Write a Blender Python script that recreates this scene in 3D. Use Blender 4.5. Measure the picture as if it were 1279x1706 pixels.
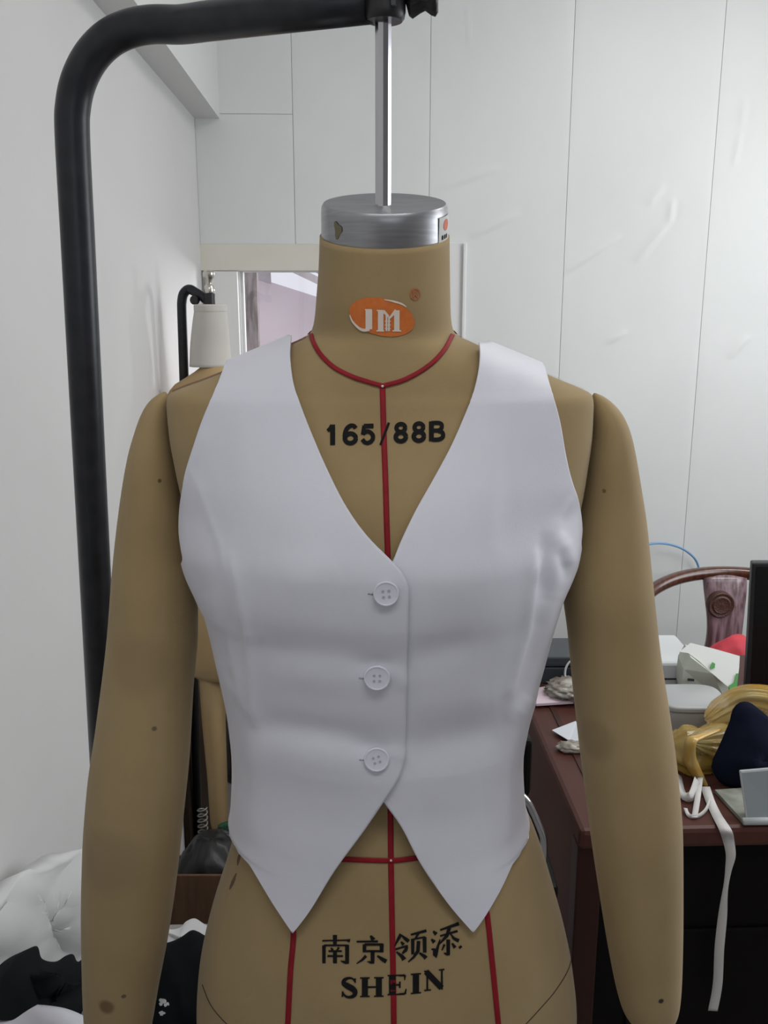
import bpy, bmesh, math, random
import numpy as np
from mathutils import Vector, Matrix, noise
from mathutils.bvhtree import BVHTree

sc = bpy.context.scene
for o in list(bpy.data.objects):
    bpy.data.objects.remove(o, do_unlink=True)
COL = sc.collection
random.seed(7)
PI = math.pi
R = math.radians

# ------------------------------------------------------------------ camera
FPX, W, H = 1500.0, 1279.0, 1706.0
PITCH = R(13.3)
HC = 1.55
cam_d = bpy.data.cameras.new('camera')
cam = bpy.data.objects.new('camera', cam_d)
COL.objects.link(cam)
cam.location = (0, 0, HC)
cam.rotation_euler = (PI / 2 - PITCH, 0, 0)
cam_d.sensor_fit = 'VERTICAL'
cam_d.sensor_height = 36.0
cam_d.lens = 36.0 * FPX / H
cam_d.clip_start = 0.02
sc.camera = cam

# ------------------------------------------------------------------ world, light, exposure
world = bpy.data.worlds.new('world')
sc.world = world
world.use_nodes = True
bg = world.node_tree.nodes['Background']
bg.inputs[0].default_value = (0.90, 0.90, 1.0, 1)
bg.inputs[1].default_value = 0.9


def area(name, loc, target, sx, sy, power, color):
    l = bpy.data.lights.new(name, 'AREA')
    l.shape = 'RECTANGLE'
    l.size, l.size_y, l.energy, l.color = sx, sy, power, color
    o = bpy.data.objects.new(name, l)
    COL.objects.link(o)
    o.location = loc
    o.rotation_euler = (Vector(target) - Vector(loc)).to_track_quat('-Z', 'Y').to_euler()
    return o


area('ceiling_tube_light', (1.30, 1.65, 2.68), (1.30, 1.65, 0), 1.2, 0.3, 16, (1.0, 0.985, 0.96))
area('front_ceiling_tube_light', (0.20, -0.12, 2.68), (0.20, -0.05, 0), 1.3, 0.3, 11.5, (1.0, 0.98, 0.96))
area('window_daylight', (1.95, 1.55, 1.6), (0.9, 2.2, 1.3), 1.3, 1.1, 19, (0.94, 0.98, 1.0))
area('front_window_daylight', (0.6, -2.45, 1.8), (0.1, 0.8, 1.4), 1.8, 1.1, 1.5, (0.95, 0.96, 1.0))
area('yard_daylight', (0.72, 3.68, 1.66), (-0.42, 2.1, 1.40), 0.35, 0.35, 22, (1.0, 0.97, 0.98))
sc.view_settings.view_transform = 'Standard'
sc.view_settings.look = 'None'
sc.view_settings.exposure = 0.0
sc.view_settings.gamma = 1.0
sc.view_settings.use_curve_mapping = False

# ------------------------------------------------------------------ survey helpers: photograph pixel + distance -> place in the room
CP, SP = math.cos(PITCH), math.sin(PITCH)
CX, CY = 639.5, 853.0


def ray(px, py):
    u, v = (px - CX) / FPX, (CY - py) / FPX
    return Vector((u, CP + v * SP, -SP + v * CP))


def at_depth(px, py, y):
    d = ray(px, py)
    return Vector((0, 0, HC)) + d * (y / d.y)


def at_z(px, py, z):
    d = ray(px, py)
    return Vector((0, 0, HC)) + d * ((z - HC) / d.z)


def to_px(p):
    y, dz = p[1], p[2] - HC
    fwd = y * CP - dz * SP
    up = y * SP + dz * CP
    return CX + FPX * p[0] / fwd, CY - FPX * up / fwd


TH = R(-2.1)          # the room is turned a little against the camera
DW = 2.75             # distance of the back wall


def RM(l, d, z):
    return Vector((l * math.cos(TH) + d * math.sin(TH), -l * math.sin(TH) + d * math.cos(TH), z))


def on_back(px, py, d=DW):
    r = ray(px, py)
    k = d / (r.x * math.sin(TH) + r.y * math.cos(TH))
    p = Vector((0, 0, HC)) + r * k
    return p.x * math.cos(TH) - p.y * math.sin(TH), p.z     # lateral, height


def pchip(xs, ys):
    xs = np.array(xs, float); ys = np.array(ys, float)
    h = np.diff(xs); d = np.diff(ys) / h
    m = np.zeros(len(xs))
    m[0], m[-1] = d[0], d[-1]
    for i in range(1, len(xs) - 1):
        if d[i - 1] * d[i] > 0:
            w1, w2 = 2 * h[i] + h[i - 1], h[i] + 2 * h[i - 1]
            m[i] = (w1 + w2) / (w1 / d[i - 1] + w2 / d[i])

    def f(x):
        x = min(max(x, xs[0]), xs[-1])
        i = min(max(int(np.searchsorted(xs, x)) - 1, 0), len(h) - 1)
        t = (x - xs[i]) / h[i]
        return float((1 + 2 * t) * (1 - t) ** 2 * ys[i] + t * (1 - t) ** 2 * h[i] * m[i] + t * t * (3 - 2 * t) * ys[i + 1] + t * t * (t - 1) * h[i] * m[i + 1])
    return f


def lerp_fn(xs, ys):
    return lambda x: float(np.interp(x, xs, ys))


# ------------------------------------------------------------------ materials
def mat(name, color, rough=0.6, metal=0.0, noise_scale=0, color2=None, detail=4.0, bump=0.0, bump_scale=200, sheen=0.0, coat=0.0, spec=0.5,
        trans=0.0, alpha=1.0, contrast=(0.35, 0.65), spots=(), stretch=None, subsurf=0.0):
    m = bpy.data.materials.new(name)
    m.use_nodes = True
    nt = m.node_tree
    b = nt.nodes['Principled BSDF']
    c = tuple(color) + (1,)
    b.inputs['Base Color'].default_value = c
    b.inputs['Roughness'].default_value = rough
    b.inputs['Metallic'].default_value = metal
    b.inputs['Specular IOR Level'].default_value = spec
    b.inputs['Sheen Weight'].default_value = sheen
    b.inputs['Coat Weight'].default_value = coat
    b.inputs['Coat Roughness'].default_value = 0.15
    b.inputs['Transmission Weight'].default_value = trans
    b.inputs['Alpha'].default_value = alpha
    tc = nt.nodes.new('ShaderNodeTexCoord')
    vec = tc.outputs['Object']
    if stretch:
        mp = nt.nodes.new('ShaderNodeMapping')
        mp.inputs['Scale'].default_value = stretch
        nt.links.new(vec, mp.inputs['Vector'])
        vec = mp.outputs['Vector']
    out = None
    if noise_scale:
        n = nt.nodes.new('ShaderNodeTexNoise')
        n.inputs['Scale'].default_value = noise_scale
        n.inputs['Detail'].default_value = detail
        nt.links.new(vec, n.inputs['Vector'])
        cr = nt.nodes.new('ShaderNodeValToRGB')
        cr.color_ramp.elements[0].position, cr.color_ramp.elements[1].position = contrast
        cr.color_ramp.elements[0].color = c
        cr.color_ramp.elements[1].color = tuple(color2 or color) + (1,)
        nt.links.new(n.outputs['Fac'], cr.inputs['Fac'])
        out = cr.outputs['Color']
    for (p, rad, scol, amt) in spots:                 # stains in the cloth, each with its own place
        vm = nt.nodes.new('ShaderNodeVectorMath'); vm.operation = 'DISTANCE'
        vm.inputs[1].default_value = p
        nt.links.new(tc.outputs['Object'], vm.inputs[0])
        mr = nt.nodes.new('ShaderNodeMapRange'); mr.interpolation_type = 'SMOOTHSTEP'
        mr.inputs['From Min'].default_value, mr.inputs['From Max'].default_value = rad * 0.55, rad * 1.2
        mr.inputs['To Min'].default_value, mr.inputs['To Max'].default_value = amt, 0.0
        nt.links.new(vm.outputs['Value'], mr.inputs['Value'])
        mx = nt.nodes.new('ShaderNodeMix'); mx.data_type = 'RGBA'
        nt.links.new(mr.outputs['Result'], mx.inputs['Factor'])
        if out is None:
            mx.inputs['A'].default_value = c
        else:
            nt.links.new(out, mx.inputs['A'])
        mx.inputs['B'].default_value = tuple(scol) + (1,)
        out = mx.outputs['Result']
    if out is not None:
        nt.links.new(out, b.inputs['Base Color'])
    if bump:
        n2 = nt.nodes.new('ShaderNodeTexNoise')
        n2.inputs['Scale'].default_value = bump_scale
        n2.inputs['Detail'].default_value = 3
        nt.links.new(vec, n2.inputs['Vector'])
        bp = nt.nodes.new('ShaderNodeBump')
        bp.inputs['Strength'].default_value = bump
        bp.inputs['Distance'].default_value = 0.002
        nt.links.new(n2.outputs['Fac'], bp.inputs['Height'])
        nt.links.new(bp.outputs['Normal'], b.inputs['Normal'])
    return m


def emis(name, color, strength):
    m = bpy.data.materials.new(name); m.use_nodes = True
    b = m.node_tree.nodes['Principled BSDF']
    b.inputs['Emission Color'].default_value = tuple(color) + (1,)
    b.inputs['Emission Strength'].default_value = strength
    return m


M = {}
M['wall'] = mat('white_plaster', (0.595, 0.593, 0.588), 0.75, noise_scale=1.6, color2=(0.635, 0.633, 0.628), bump=0.10, bump_scale=120)
M['film'] = mat('white_wall_film', (0.67, 0.69, 0.68), 0.42, noise_scale=2.2, color2=(0.71, 0.73, 0.72), bump=0.06, bump_scale=30)
M['joint'] = mat('wall_joint_grey', (0.62, 0.64, 0.63), 0.8)
M['beam'] = mat('white_beam_paint', (0.66, 0.665, 0.66), 0.7)
M['cream'] = mat('cream_paint', (0.66, 0.64, 0.56), 0.6, noise_scale=5, color2=(0.70, 0.68, 0.61))
M['frame'] = mat('white_frame_paint', (0.72, 0.73, 0.72), 0.5)
M['ceil'] = mat('white_ceiling', (0.78, 0.78, 0.78), 0.9)
M['floor'] = mat('grey_floor', (0.22, 0.21, 0.20), 0.45, noise_scale=4, color2=(0.28, 0.27, 0.26))
M['linen'] = mat('beige_linen', (0.310, 0.226, 0.110), 0.88, noise_scale=9, color2=(0.355, 0.262, 0.132), bump=0.22, bump_scale=2200, sheen=0.12, spec=0.25)
M['red'] = mat('red_tape', (0.26, 0.008, 0.016), 0.6, noise_scale=80, color2=(0.21, 0.006, 0.012), bump=0.2, bump_scale=1500, spec=0.25)
M['ink'] = mat('black_ink', (0.010, 0.010, 0.011), 0.8, spec=0.15)
M['pencil'] = mat('pencil_grey', (0.05, 0.035, 0.02), 0.9)
M['orange'] = mat('orange_print', (0.62, 0.165, 0.025), 0.6, noise_scale=300, color2=(0.56, 0.14, 0.02))
M['cream_print'] = mat('cream_print', (0.72, 0.64, 0.55), 0.7)
M['brown_print'] = mat('brown_print', (0.40, 0.12, 0.035), 0.7)
M['alu'] = mat('spun_aluminium', (0.40, 0.41, 0.43), 0.36, 0.95, noise_scale=30, color2=(0.34, 0.345, 0.36), bump=0.05, bump_scale=300, stretch=(1, 1, 14))
M['alu_top'] = mat('dull_aluminium', (0.40, 0.40, 0.40), 0.42, 0.9, noise_scale=40, color2=(0.33, 0.33, 0.33))
M['chrome'] = mat('polished_steel', (0.55, 0.55, 0.57), 0.12, 1.0)
M['black_paint'] = mat('black_enamel', (0.012, 0.014, 0.017), 0.34, noise_scale=60, color2=(0.02, 0.021, 0.026), bump=0.06, bump_scale=90, spec=0.35)
M['black_plastic'] = mat('black_plastic', (0.012, 0.012, 0.014), 0.42)
M['vest'] = mat('white_satin_twill', (0.655, 0.662, 0.735), 0.50, noise_scale=14, color2=(0.68, 0.687, 0.76), bump=0.10, bump_scale=1400, sheen=0.25, spec=0.35)
M['button'] = mat('white_button_resin', (0.66, 0.68, 0.75), 0.28, spec=0.5)
M['button_hole'] = mat('button_hole_shadow_thread', (0.40, 0.41, 0.46), 0.7)
M['thread'] = mat('grey_thread', (0.30, 0.29, 0.32), 0.8)
M['mahogany'] = mat('mahogany_veneer', (0.062, 0.020, 0.014), 0.46, noise_scale=5, color2=(0.078, 0.026, 0.019), stretch=(9, 1, 1), spec=0.3)
M['mahogany_dark'] = mat('dark_mahogany', (0.035, 0.013, 0.010), 0.35, noise_scale=5, color2=(0.05, 0.018, 0.013), stretch=(1, 1, 0.2), spec=0.2)
M['ebony'] = mat('black_lacquered_panel', (0.004, 0.003, 0.003), 0.5, spec=0.12)
M['rosewood'] = mat('rosewood', (0.055, 0.017, 0.010), 0.22, noise_scale=14, color2=(0.10, 0.032, 0.018), stretch=(6, 1, 1), coat=0.5)
M['splat'] = mat('figured_rosewood', (0.10, 0.052, 0.060), 0.35, noise_scale=12, color2=(0.26, 0.18, 0.20), stretch=(9, 9, 0.8), coat=0.3)
M['carving'] = mat('carved_rosewood', (0.07, 0.03, 0.022), 0.5, bump=0.9, bump_scale=220)
M['screen'] = mat('black_screen', (0.004, 0.005, 0.005), 0.20)
M['dark_grey'] = mat('dark_grey_plastic', (0.035, 0.042, 0.048), 0.4)
M['white_plastic'] = mat('white_plastic', (0.62, 0.65, 0.66), 0.35)
M['frosted'] = mat('frosted_white_plastic', (0.50, 0.52, 0.52), 0.4, trans=0.25)
M['paper'] = mat('white_paper', (0.68, 0.70, 0.68), 0.8)
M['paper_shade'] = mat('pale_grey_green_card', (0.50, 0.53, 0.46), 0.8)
M['green'] = mat('green_print', (0.06, 0.27, 0.06), 0.6)
M['pink'] = mat('pink_paper', (0.62, 0.50, 0.56), 0.8)
M['silver_plate'] = mat('grey_coated_plate', (0.21, 0.24, 0.25), 0.4)
M['silver_rim'] = mat('pale_grey_rim', (0.42, 0.45, 0.46), 0.4)
M['ribbon'] = mat('white_cotton_tape', (0.56, 0.55, 0.53), 0.85, bump=0.4, bump_scale=700)
M['scrap'] = mat('clear_wrinkled_wrap', (0.40, 0.38, 0.34), 0.3, noise_scale=60, color2=(0.20, 0.17, 0.14), spec=0.6)
M['yellow'] = mat('yellow_clear_plastic', (0.46, 0.27, 0.03), 0.22, noise_scale=14, color2=(0.40, 0.32, 0.12), spec=0.7, alpha=0.62)
M['navy'] = mat('navy_fabric', (0.005, 0.007, 0.017), 0.95, spec=0.1)
M['coral'] = mat('coral_red_fabric', (0.62, 0.055, 0.075), 0.7, noise_scale=30, color2=(0.50, 0.035, 0.06))
M['blue'] = mat('blue_cable', (0.17, 0.36, 0.62), 0.4)
M['white_cloth'] = mat('white_cotton_cloth', (0.60, 0.61, 0.61), 0.9, noise_scale=12, color2=(0.66, 0.67, 0.67), sheen=0.15)
M['lilac_cloth'] = mat('white_lining_cloth', (0.60, 0.60, 0.66), 0.8)
M['black_cloth'] = mat('black_cotton_cloth', (0.006, 0.008, 0.009), 0.95, spec=0.2)
M['cardboard'] = mat('brown_cardboard', (0.14, 0.075, 0.040), 0.85, noise_scale=12, color2=(0.10, 0.052, 0.028), stretch=(5, 5, 0.6))
M['dummy'] = mat('beige_dummy_cover', (0.42, 0.29, 0.14), 0.8, noise_scale=8, color2=(0.46, 0.33, 0.17))
M['dummy_dark'] = mat('shaded_dummy_cover', (0.20, 0.12, 0.06), 0.8)  # unused darker copy of the dummy cover, shade put into its colour
M['neck_cloth'] = mat('offwhite_neck_cover', (0.56, 0.54, 0.50), 0.8)
M['pink_plaster'] = mat('pale_pink_plaster', (0.74, 0.65, 0.69), 0.9, noise_scale=3, color2=(0.80, 0.71, 0.755))
M['rust_post'] = mat('weathered_post', (0.17, 0.145, 0.135), 0.8, noise_scale=10, color2=(0.36, 0.31, 0.31), stretch=(6, 6, 1))
M['roof'] = mat('grey_corrugated_sheet', (0.36, 0.32, 0.34), 0.6, noise_scale=8, color2=(0.45, 0.41, 0.43))
M['table'] = mat('grey_table_board', (0.30, 0.29, 0.28), 0.6)
M['glass'] = bpy.data.materials.new('window_glass')
M['glass'].use_nodes = True
_nt = M['glass'].node_tree
_nt.nodes.remove(_nt.nodes['Principled BSDF'])
_t, _g, _m = _nt.nodes.new('ShaderNodeBsdfTransparent'), _nt.nodes.new('ShaderNodeBsdfGlossy'), _nt.nodes.new('ShaderNodeMixShader')
_g.inputs['Roughness'].default_value = 0.02
_m.inputs[0].default_value = 0.05
_nt.links.new(_t.outputs[0], _m.inputs[1]); _nt.links.new(_g.outputs[0], _m.inputs[2])
_nt.links.new(_m.outputs[0], _nt.nodes['Material Output'].inputs['Surface'])


# ------------------------------------------------------------------ mesh helpers
def obj(name, verts, faces, material, parent=None, smooth=True, solid=0.0, solid_off=-1.0, bevel=0.0):
    me = bpy.data.meshes.new(name)
    me.from_pydata([tuple(v) for v in verts], [], faces)
    me.validate()
    me.materials.append(material)
    bm = bmesh.new(); bm.from_mesh(me)
    bmesh.ops.recalc_face_normals(bm, faces=bm.faces)
    bm.to_mesh(me); bm.free()
    for p in me.polygons:
        p.use_smooth = smooth
    o = bpy.data.objects.new(name, me)
    COL.objects.link(o)
    if parent:
        o.parent = parent
        o.matrix_parent_inverse = Matrix.Translation(parent.location).inverted() if parent.type == 'EMPTY' else Matrix()
    if solid:
        s = o.modifiers.new('solidify', 'SOLIDIFY'); s.thickness = solid; s.offset = solid_off
    if bevel:
        b = o.modifiers.new('bevel', 'BEVEL'); b.width = bevel; b.segments = 2; b.limit_method = 'ANGLE'
    return o


def thing(name, label, cat, loc=(0, 0, 0), group=None):
    o = bpy.data.objects.new(name, None)
    COL.objects.link(o)
    o.location = loc
    o.empty_display_size = 0.05
    o['label'] = label; o['category'] = cat
    if group:
        o['group'] = group
    return o


def tag(o, label, cat, group=None, kind=None):
    o['label'] = label; o['category'] = cat
    if group:
        o['group'] = group
    if kind:
        o['kind'] = kind
    return o


def struct(o, label, cat='room'):
    o['label'] = label; o['category'] = cat; o['kind'] = 'structure'
    return o


def grid_faces(nr, nc, wrap=False, off=0):
    f = []
    for i in range(nr - 1):
        for j in range(nc if wrap else nc - 1):
            k = (j + 1) % nc
            f.append((off + i * nc + j, off + i * nc + k, off + (i + 1) * nc + k, off + (i + 1) * nc + j))
    return f


def box_vf(c, s, rot=None):
    v = []
    for x in (-1, 1):
        for y in (-1, 1):
            for z in (-1, 1):
                p = Vector((x * s[0] / 2, y * s[1] / 2, z * s[2] / 2))
                if rot is not None:
                    p = rot @ p
                v.append(p + Vector(c))
    f = [(0, 1, 3, 2), (4, 6, 7, 5), (0, 4, 5, 1), (2, 3, 7, 6), (0, 2, 6, 4), (1, 5, 7, 3)]
    return v, f


def box(name, c, s, material, parent=None, rot=None, bevel=0.0):
    v, f = box_vf(c, s, rot)
    return obj(name, v, f, material, parent, smooth=False, bevel=bevel)


ROOMROT = Matrix.Rotation(-TH, 3, 'Z')


def rbox(name, l0, l1, d0_, d1, z0, z1, material, parent=None, bevel=0.0):
    """box in room axes (lateral, depth, height)"""
    c = RM((l0 + l1) / 2, (d0_ + d1) / 2, (z0 + z1) / 2)
    return box(name, c, (abs(l1 - l0), abs(d1 - d0_), abs(z1 - z0)), material, parent, rot=ROOMROT, bevel=bevel)


def smooth_path(pts, n=8):
    pts = [Vector(p) for p in pts]
    if len(pts) < 3:
        return pts
    out = []
    for i in range(len(pts) - 1):
        p0 = pts[max(i - 1, 0)]; p1 = pts[i]; p2 = pts[i + 1]; p3 = pts[min(i + 2, len(pts) - 1)]
        for k in range(n):
            t = k / n
            out.append(0.5 * ((2 * p1) + (p2 - p0) * t + (2 * p0 - 5 * p1 + 4 * p2 - p3) * t * t + (3 * p1 - p0 - 3 * p2 + p3) * t ** 3))
    out.append(pts[-1])
    return out


def tube_vf(pts, rad, seg=16, cap=True, aspect=1.0):
    pts = [Vector(p) for p in pts]
    n = len(pts)
    rads = [rad] * n if not hasattr(rad, '__len__') else list(np.interp(np.linspace(0, 1, n), np.linspace(0, 1, len(rad)), rad))
    tang = []
    for i in range(n):
        t = pts[min(i + 1, n - 1)] - pts[max(i - 1, 0)]
        tang.append(t.normalized())
    ref = Vector((0, 1, 0)) if abs(tang[0].y) < 0.9 else Vector((1, 0, 0))
    u = (ref - tang[0] * ref.dot(tang[0])).normalized()
    v, f = [], []
    for i in range(n):
        u = (u - tang[i] * u.dot(tang[i])).normalized()
        w = tang[i].cross(u)
        for k in range(seg):
            a = 2 * PI * k / seg
            v.append(pts[i] + (u * math.cos(a) + w * math.sin(a) * aspect) * rads[i])
    f = grid_faces(n, seg, True)
    if cap:
        f.append(tuple(range(seg - 1, -1, -1)))
        f.append(tuple(range((n - 1) * seg, n * seg)))
    return v, f


def tube(name, pts, rad, material, parent=None, seg=16, aspect=1.0):
    v, f = tube_vf(pts, rad, seg, True, aspect)
    return obj(name, v, f, material, parent)


def lathe_vf(profile, seg=48, mtx=None):
    v, f = [], []
    for (r, z) in profile:
        for k in range(seg):
            a = 2 * PI * k / seg
            p = Vector((r * math.cos(a), r * math.sin(a), z))
            v.append(mtx @ p if mtx is not None else p)
    f = grid_faces(len(profile), seg, True)
    f.append(tuple(range(seg - 1, -1, -1)))
    n = len(profile)
    f.append(tuple(range((n - 1) * seg, n * seg)))
    return v, f


def lathe(name, profile, material, parent=None, mtx=None, seg=48):
    v, f = lathe_vf(profile, seg, mtx)
    o = obj(name, v, f, material, parent)
    es = o.modifiers.new('edge', 'EDGE_SPLIT'); es.split_angle = R(38)
    return o


def frame_mtx(loc, zdir, up=(0, 0, 1)):
    z = Vector(zdir).normalized()
    x = Vector(up).cross(z)
    x = x.normalized() if x.length > 1e-6 else Vector((1, 0, 0))
    y = z.cross(x)
    m = Matrix((x, y, z)).transposed().to_4x4()
    return Matrix.Translation(loc) @ m


# ================================================================== THE ROOM
LW = on_back(338, 500)[0]          # left wall, lateral
RWALL = 2.05
ZC = 2.75
rbox('floor', LW - 0.1, RWALL + 0.1, -2.6, DW + 0.1, -0.05, 0.0, M['floor'])
struct(bpy.data.objects['floor'], 'grey floor of the workroom', 'floor')
rbox('ceiling', LW - 0.1, RWALL + 0.1, -2.6, DW + 0.1, ZC, ZC + 0.05, M['ceil'])
struct(bpy.data.objects['ceiling'], 'white ceiling of the workroom', 'ceiling')
wl = rbox('wall_left', LW - 0.1, LW, -2.6, DW + 0.1, 0, ZC, M['wall'])
struct(wl, 'white plastered side wall behind the black stand', 'wall')


def holed_wall(name, span, hole, fixed, thick, axis, label):
    """wall with one window opening; axis 'd' runs along the room's depth, 'l' across it"""
    vs, fs = [], []
    (a0, a1), (h0, h1, z0, z1) = span, hole
    for (p, q, u, w_) in ((a0, h0, 0, ZC), (h1, a1, 0, ZC), (h0, h1, 0, z0), (h0, h1, z1, ZC)):
        if axis == 'd':
            c, sz = RM(fixed + thick / 2, (p + q) / 2, (u + w_) / 2), (abs(thick), q - p, w_ - u)
        else:
            c, sz = RM((p + q) / 2, fixed + thick / 2, (u + w_) / 2), (q - p, abs(thick), w_ - u)
        v, f = box_vf(c, sz, ROOMROT)
        k = len(vs)
        vs += v; fs += [tuple(i + k for i in qd) for qd in f]
    return struct(obj(name, vs, fs, M['wall'], smooth=False), label, 'wall')


holed_wall('wall_right', (-2.6, DW + 0.1), (0.5, 1.9, 1.15, 2.35), RWALL, 0.1, 'd', 'white side wall with a window beyond the desk')
holed_wall('wall_front', (LW - 0.1, RWALL + 0.1), (-0.30, 1.50, 1.2, 2.4), -2.6, -0.1, 'l', 'white wall with a window behind the camera')
bl, bz = on_back(366, 198)
trim = rbox('trim_1', LW, bl, -2.6, DW, bz, ZC, M['beam'])
struct(trim, 'white boxed beam running along the top of the left wall', 'beam')

# back wall: solid around the window opening, faced with white film panels
wx0, wz1 = on_back(396, 452)
wx1 = on_back(716, 452)[0]
wz0 = 0.86
bw = []
verts, faces = [], []


def addbox(l0, l1, z0, z1, d0_=DW, d1=DW + 0.12):
    v, f = box_vf(RM((l0 + l1) / 2, (d0_ + d1) / 2, (z0 + z1) / 2), (l1 - l0, d1 - d0_, z1 - z0), ROOMROT)
    k = len(verts)
    verts.extend(v)
    faces.extend([tuple(i + k for i in q) for q in f])


addbox(LW - 0.1, wx0, 0, ZC)
addbox(wx1, RWALL + 0.1, 0, ZC)
addbox(wx0, wx1, wz1, ZC)
addbox(wx0, wx1, 0, wz0)
wb = obj('wall_back', verts, faces, M['joint'], smooth=False)
struct(wb, 'white back wall covered with slightly wrinkled film panels', 'wall')

# wrinkles of the film, drawn in the wall's own lateral/height plane
WR = []
for (x0, y0, x1, y1, w_, a_) in [(735, 318, 832, 282, 0.010, 0.0035), (785, 398, 868, 358, 0.010, 0.004), (935, 462, 1035, 395, 0.009, 0.005), (1060, 440, 1118, 372, 0.010, 0.004),
                                 (1118, 372, 1124, 330, 0.010, 0.004), (1225, 278, 1237, 215, 0.008, 0.004), (1237, 215, 1244, 160, 0.010, 0.003), (1010, 575, 1045, 555, 0.010, 0.003), (775, 10, 780, 75, 0.004, 0.002),
                                 (1080, 345, 1110, 310, 0.012, 0.003), (1215, 600, 1250, 560, 0.012, 0.003)]:
    p, q = on_back(x0, y0), on_back(x1, y1)
    WR.append((Vector(p), Vector(q), w_ * 1.5, a_ * 1.1))


def film_h(l, z):
    h = 0.0022 * noise.noise(Vector((l * 2.3, z * 1.5, 1.3))) + 0.0005 * noise.noise(Vector((l * 9, z * 5, 4.0)))
    for (p, q, w_, a_) in WR:
        d = q - p
        t = max(0, min(1, (Vector((l, z)) - p).dot(d) / d.dot(d)))
        off = Vector((l, z)) - (p + d * t)
        s = off.length
        env = math.sin(PI * t) ** 0.6 if 0 < t < 1 else 0
        sgn = 0.4 + 0.8 * math.tanh((d.x * off.y - d.y * off.x) / d.length / (0.5 * w_))
        h += a_ * env * math.exp(-(s / w_) ** 2) * sgn
    return h


def panel(l0, l1, z0, z1, label=None):
    g = 0.0006
    l0 += g; l1 -= g; z0 += g; z1 -= g
    nl = max(2, int((l1 - l0) / 0.007)); nz = max(2, int((z1 - z0) / 0.007))
    v = []
    for i in range(nz + 1):
        for j in range(nl + 1):
            l = l0 + (l1 - l0) * j / nl; z = z0 + (z1 - z0) * i / nz
            e = min(l - l0, l1 - l, z - z0, z1 - z)
            k = min(1, e / 0.02)
            h = 0.004 + film_h(l, z) * (0.25 + 0.75 * k) - 0.0007 * (1 - k) ** 2
            v.append(RM(l, DW - h, z))
    return obj('panel', v, grid_faces(nz + 1, nl + 1), M['film'], wb)


pxs = [on_back(490, 300)[0], on_back(716, 200)[0], on_back(945, 300)[0], on_back(1186, 300)[0], on_back(1420, 300)[0], RWALL]
zl = on_back(400, 190)[1]
zd = on_back(400, 407)[1]
fx1 = on_back(776, 452)[0]          # outer edge of window frame, right
panel(LW, pxs[0], zl, ZC)
panel(LW, pxs[0], zd, zl)
panel(pxs[0], pxs[1], zd, ZC)
zfr = on_back(775, 404)[1]
panel(pxs[1], pxs[2], 0, ZC)
panel(pxs[2], pxs[3], 0, ZC)
panel(pxs[3], pxs[4], 0, ZC)
panel(pxs[4], pxs[5], 0, ZC)
panel(LW, wx0, 0, wz0)
panel(wx0, wx1, 0, wz0 - 0.03)

# window
win = thing('window_1', 'window with white frame and cream lintel looking onto a pink wall', 'window', RM((wx0 + wx1) / 2, DW, wz0))
win['kind'] = 'structure'
rbox('lintel', LW, fx1 - 0.03, DW - 0.012, DW, wz1 + 0.002, zd, M['cream'], win)
rbox('frame_jamb', LW + 0.012, wx0, DW - 0.016, DW + 0.05, wz0, wz1, M['frame'], win, 0.002)
rbox('frame_jamb', wx1, fx1, DW - 0.016, DW + 0.05, wz0, zfr, M['frame'], win, 0.002)
rbox('frame_bead', fx1 - 0.012, fx1 - 0.003, DW - 0.026, DW - 0.016, wz0, zfr - 0.004, M['frame'], win, 0.002)
rbox('sill', wx0, wx1, DW - 0.03, DW + 0.12, wz0 - 0.03, wz0, M['frame'], win, 0.003)
rbox('pane', wx0, wx1, DW + 0.075, DW + 0.079, wz0, wz1, M['glass'], win)
rbox('stile', wx0, wx0 + 0.008, DW + 0.06, DW + 0.095, wz0, wz1, M['frame'], win)
# yard outside
yard = thing('neighbouring_building', 'pale pink plastered building seen through the window', 'building', RM(0.0, DW + 1.5, 0))
wv = [on_back(x, y, DW + 1.6) for x, y in ((250, 405), (410, 457), (535, 497), (800, 582))]
wv = [(l, z) for l, z in wv] + [(wv[-1][0], 0), (wv[0][0], 0)]
obj('wall', [RM(l, DW + 1.6, z) for l, z in wv] + [RM(l, DW + 1.72, z) for l, z in wv], [tuple(range(6)), tuple(range(11, 5, -1))] + [(i, (i + 1) % 6, 6 + (i + 1) % 6, 6 + i) for i in range(6)], M['pink_plaster'], yard, smooth=False)
pl = on_back(418, 500, DW + 0.9)[0]
rbox('post', pl - 0.028, pl + 0.028, DW + 0.87, DW + 0.93, 0, 2.4, M['rust_post'], yard)
gr = rbox('floor_yard', -4, 4, DW + 0.13, DW + 6, -0.06, -0.01, mat('grey_yard_concrete', (0.34, 0.33, 0.32), 0.9, noise_scale=3, color2=(0.42, 0.41, 0.40)))
struct(gr, 'grey concrete yard outside the window', 'ground')
# sloping roof verge and its rafters
def yd(px, py, d):
    l, z = on_back(px, py, d)
    return RM(l, d, z)


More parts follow.
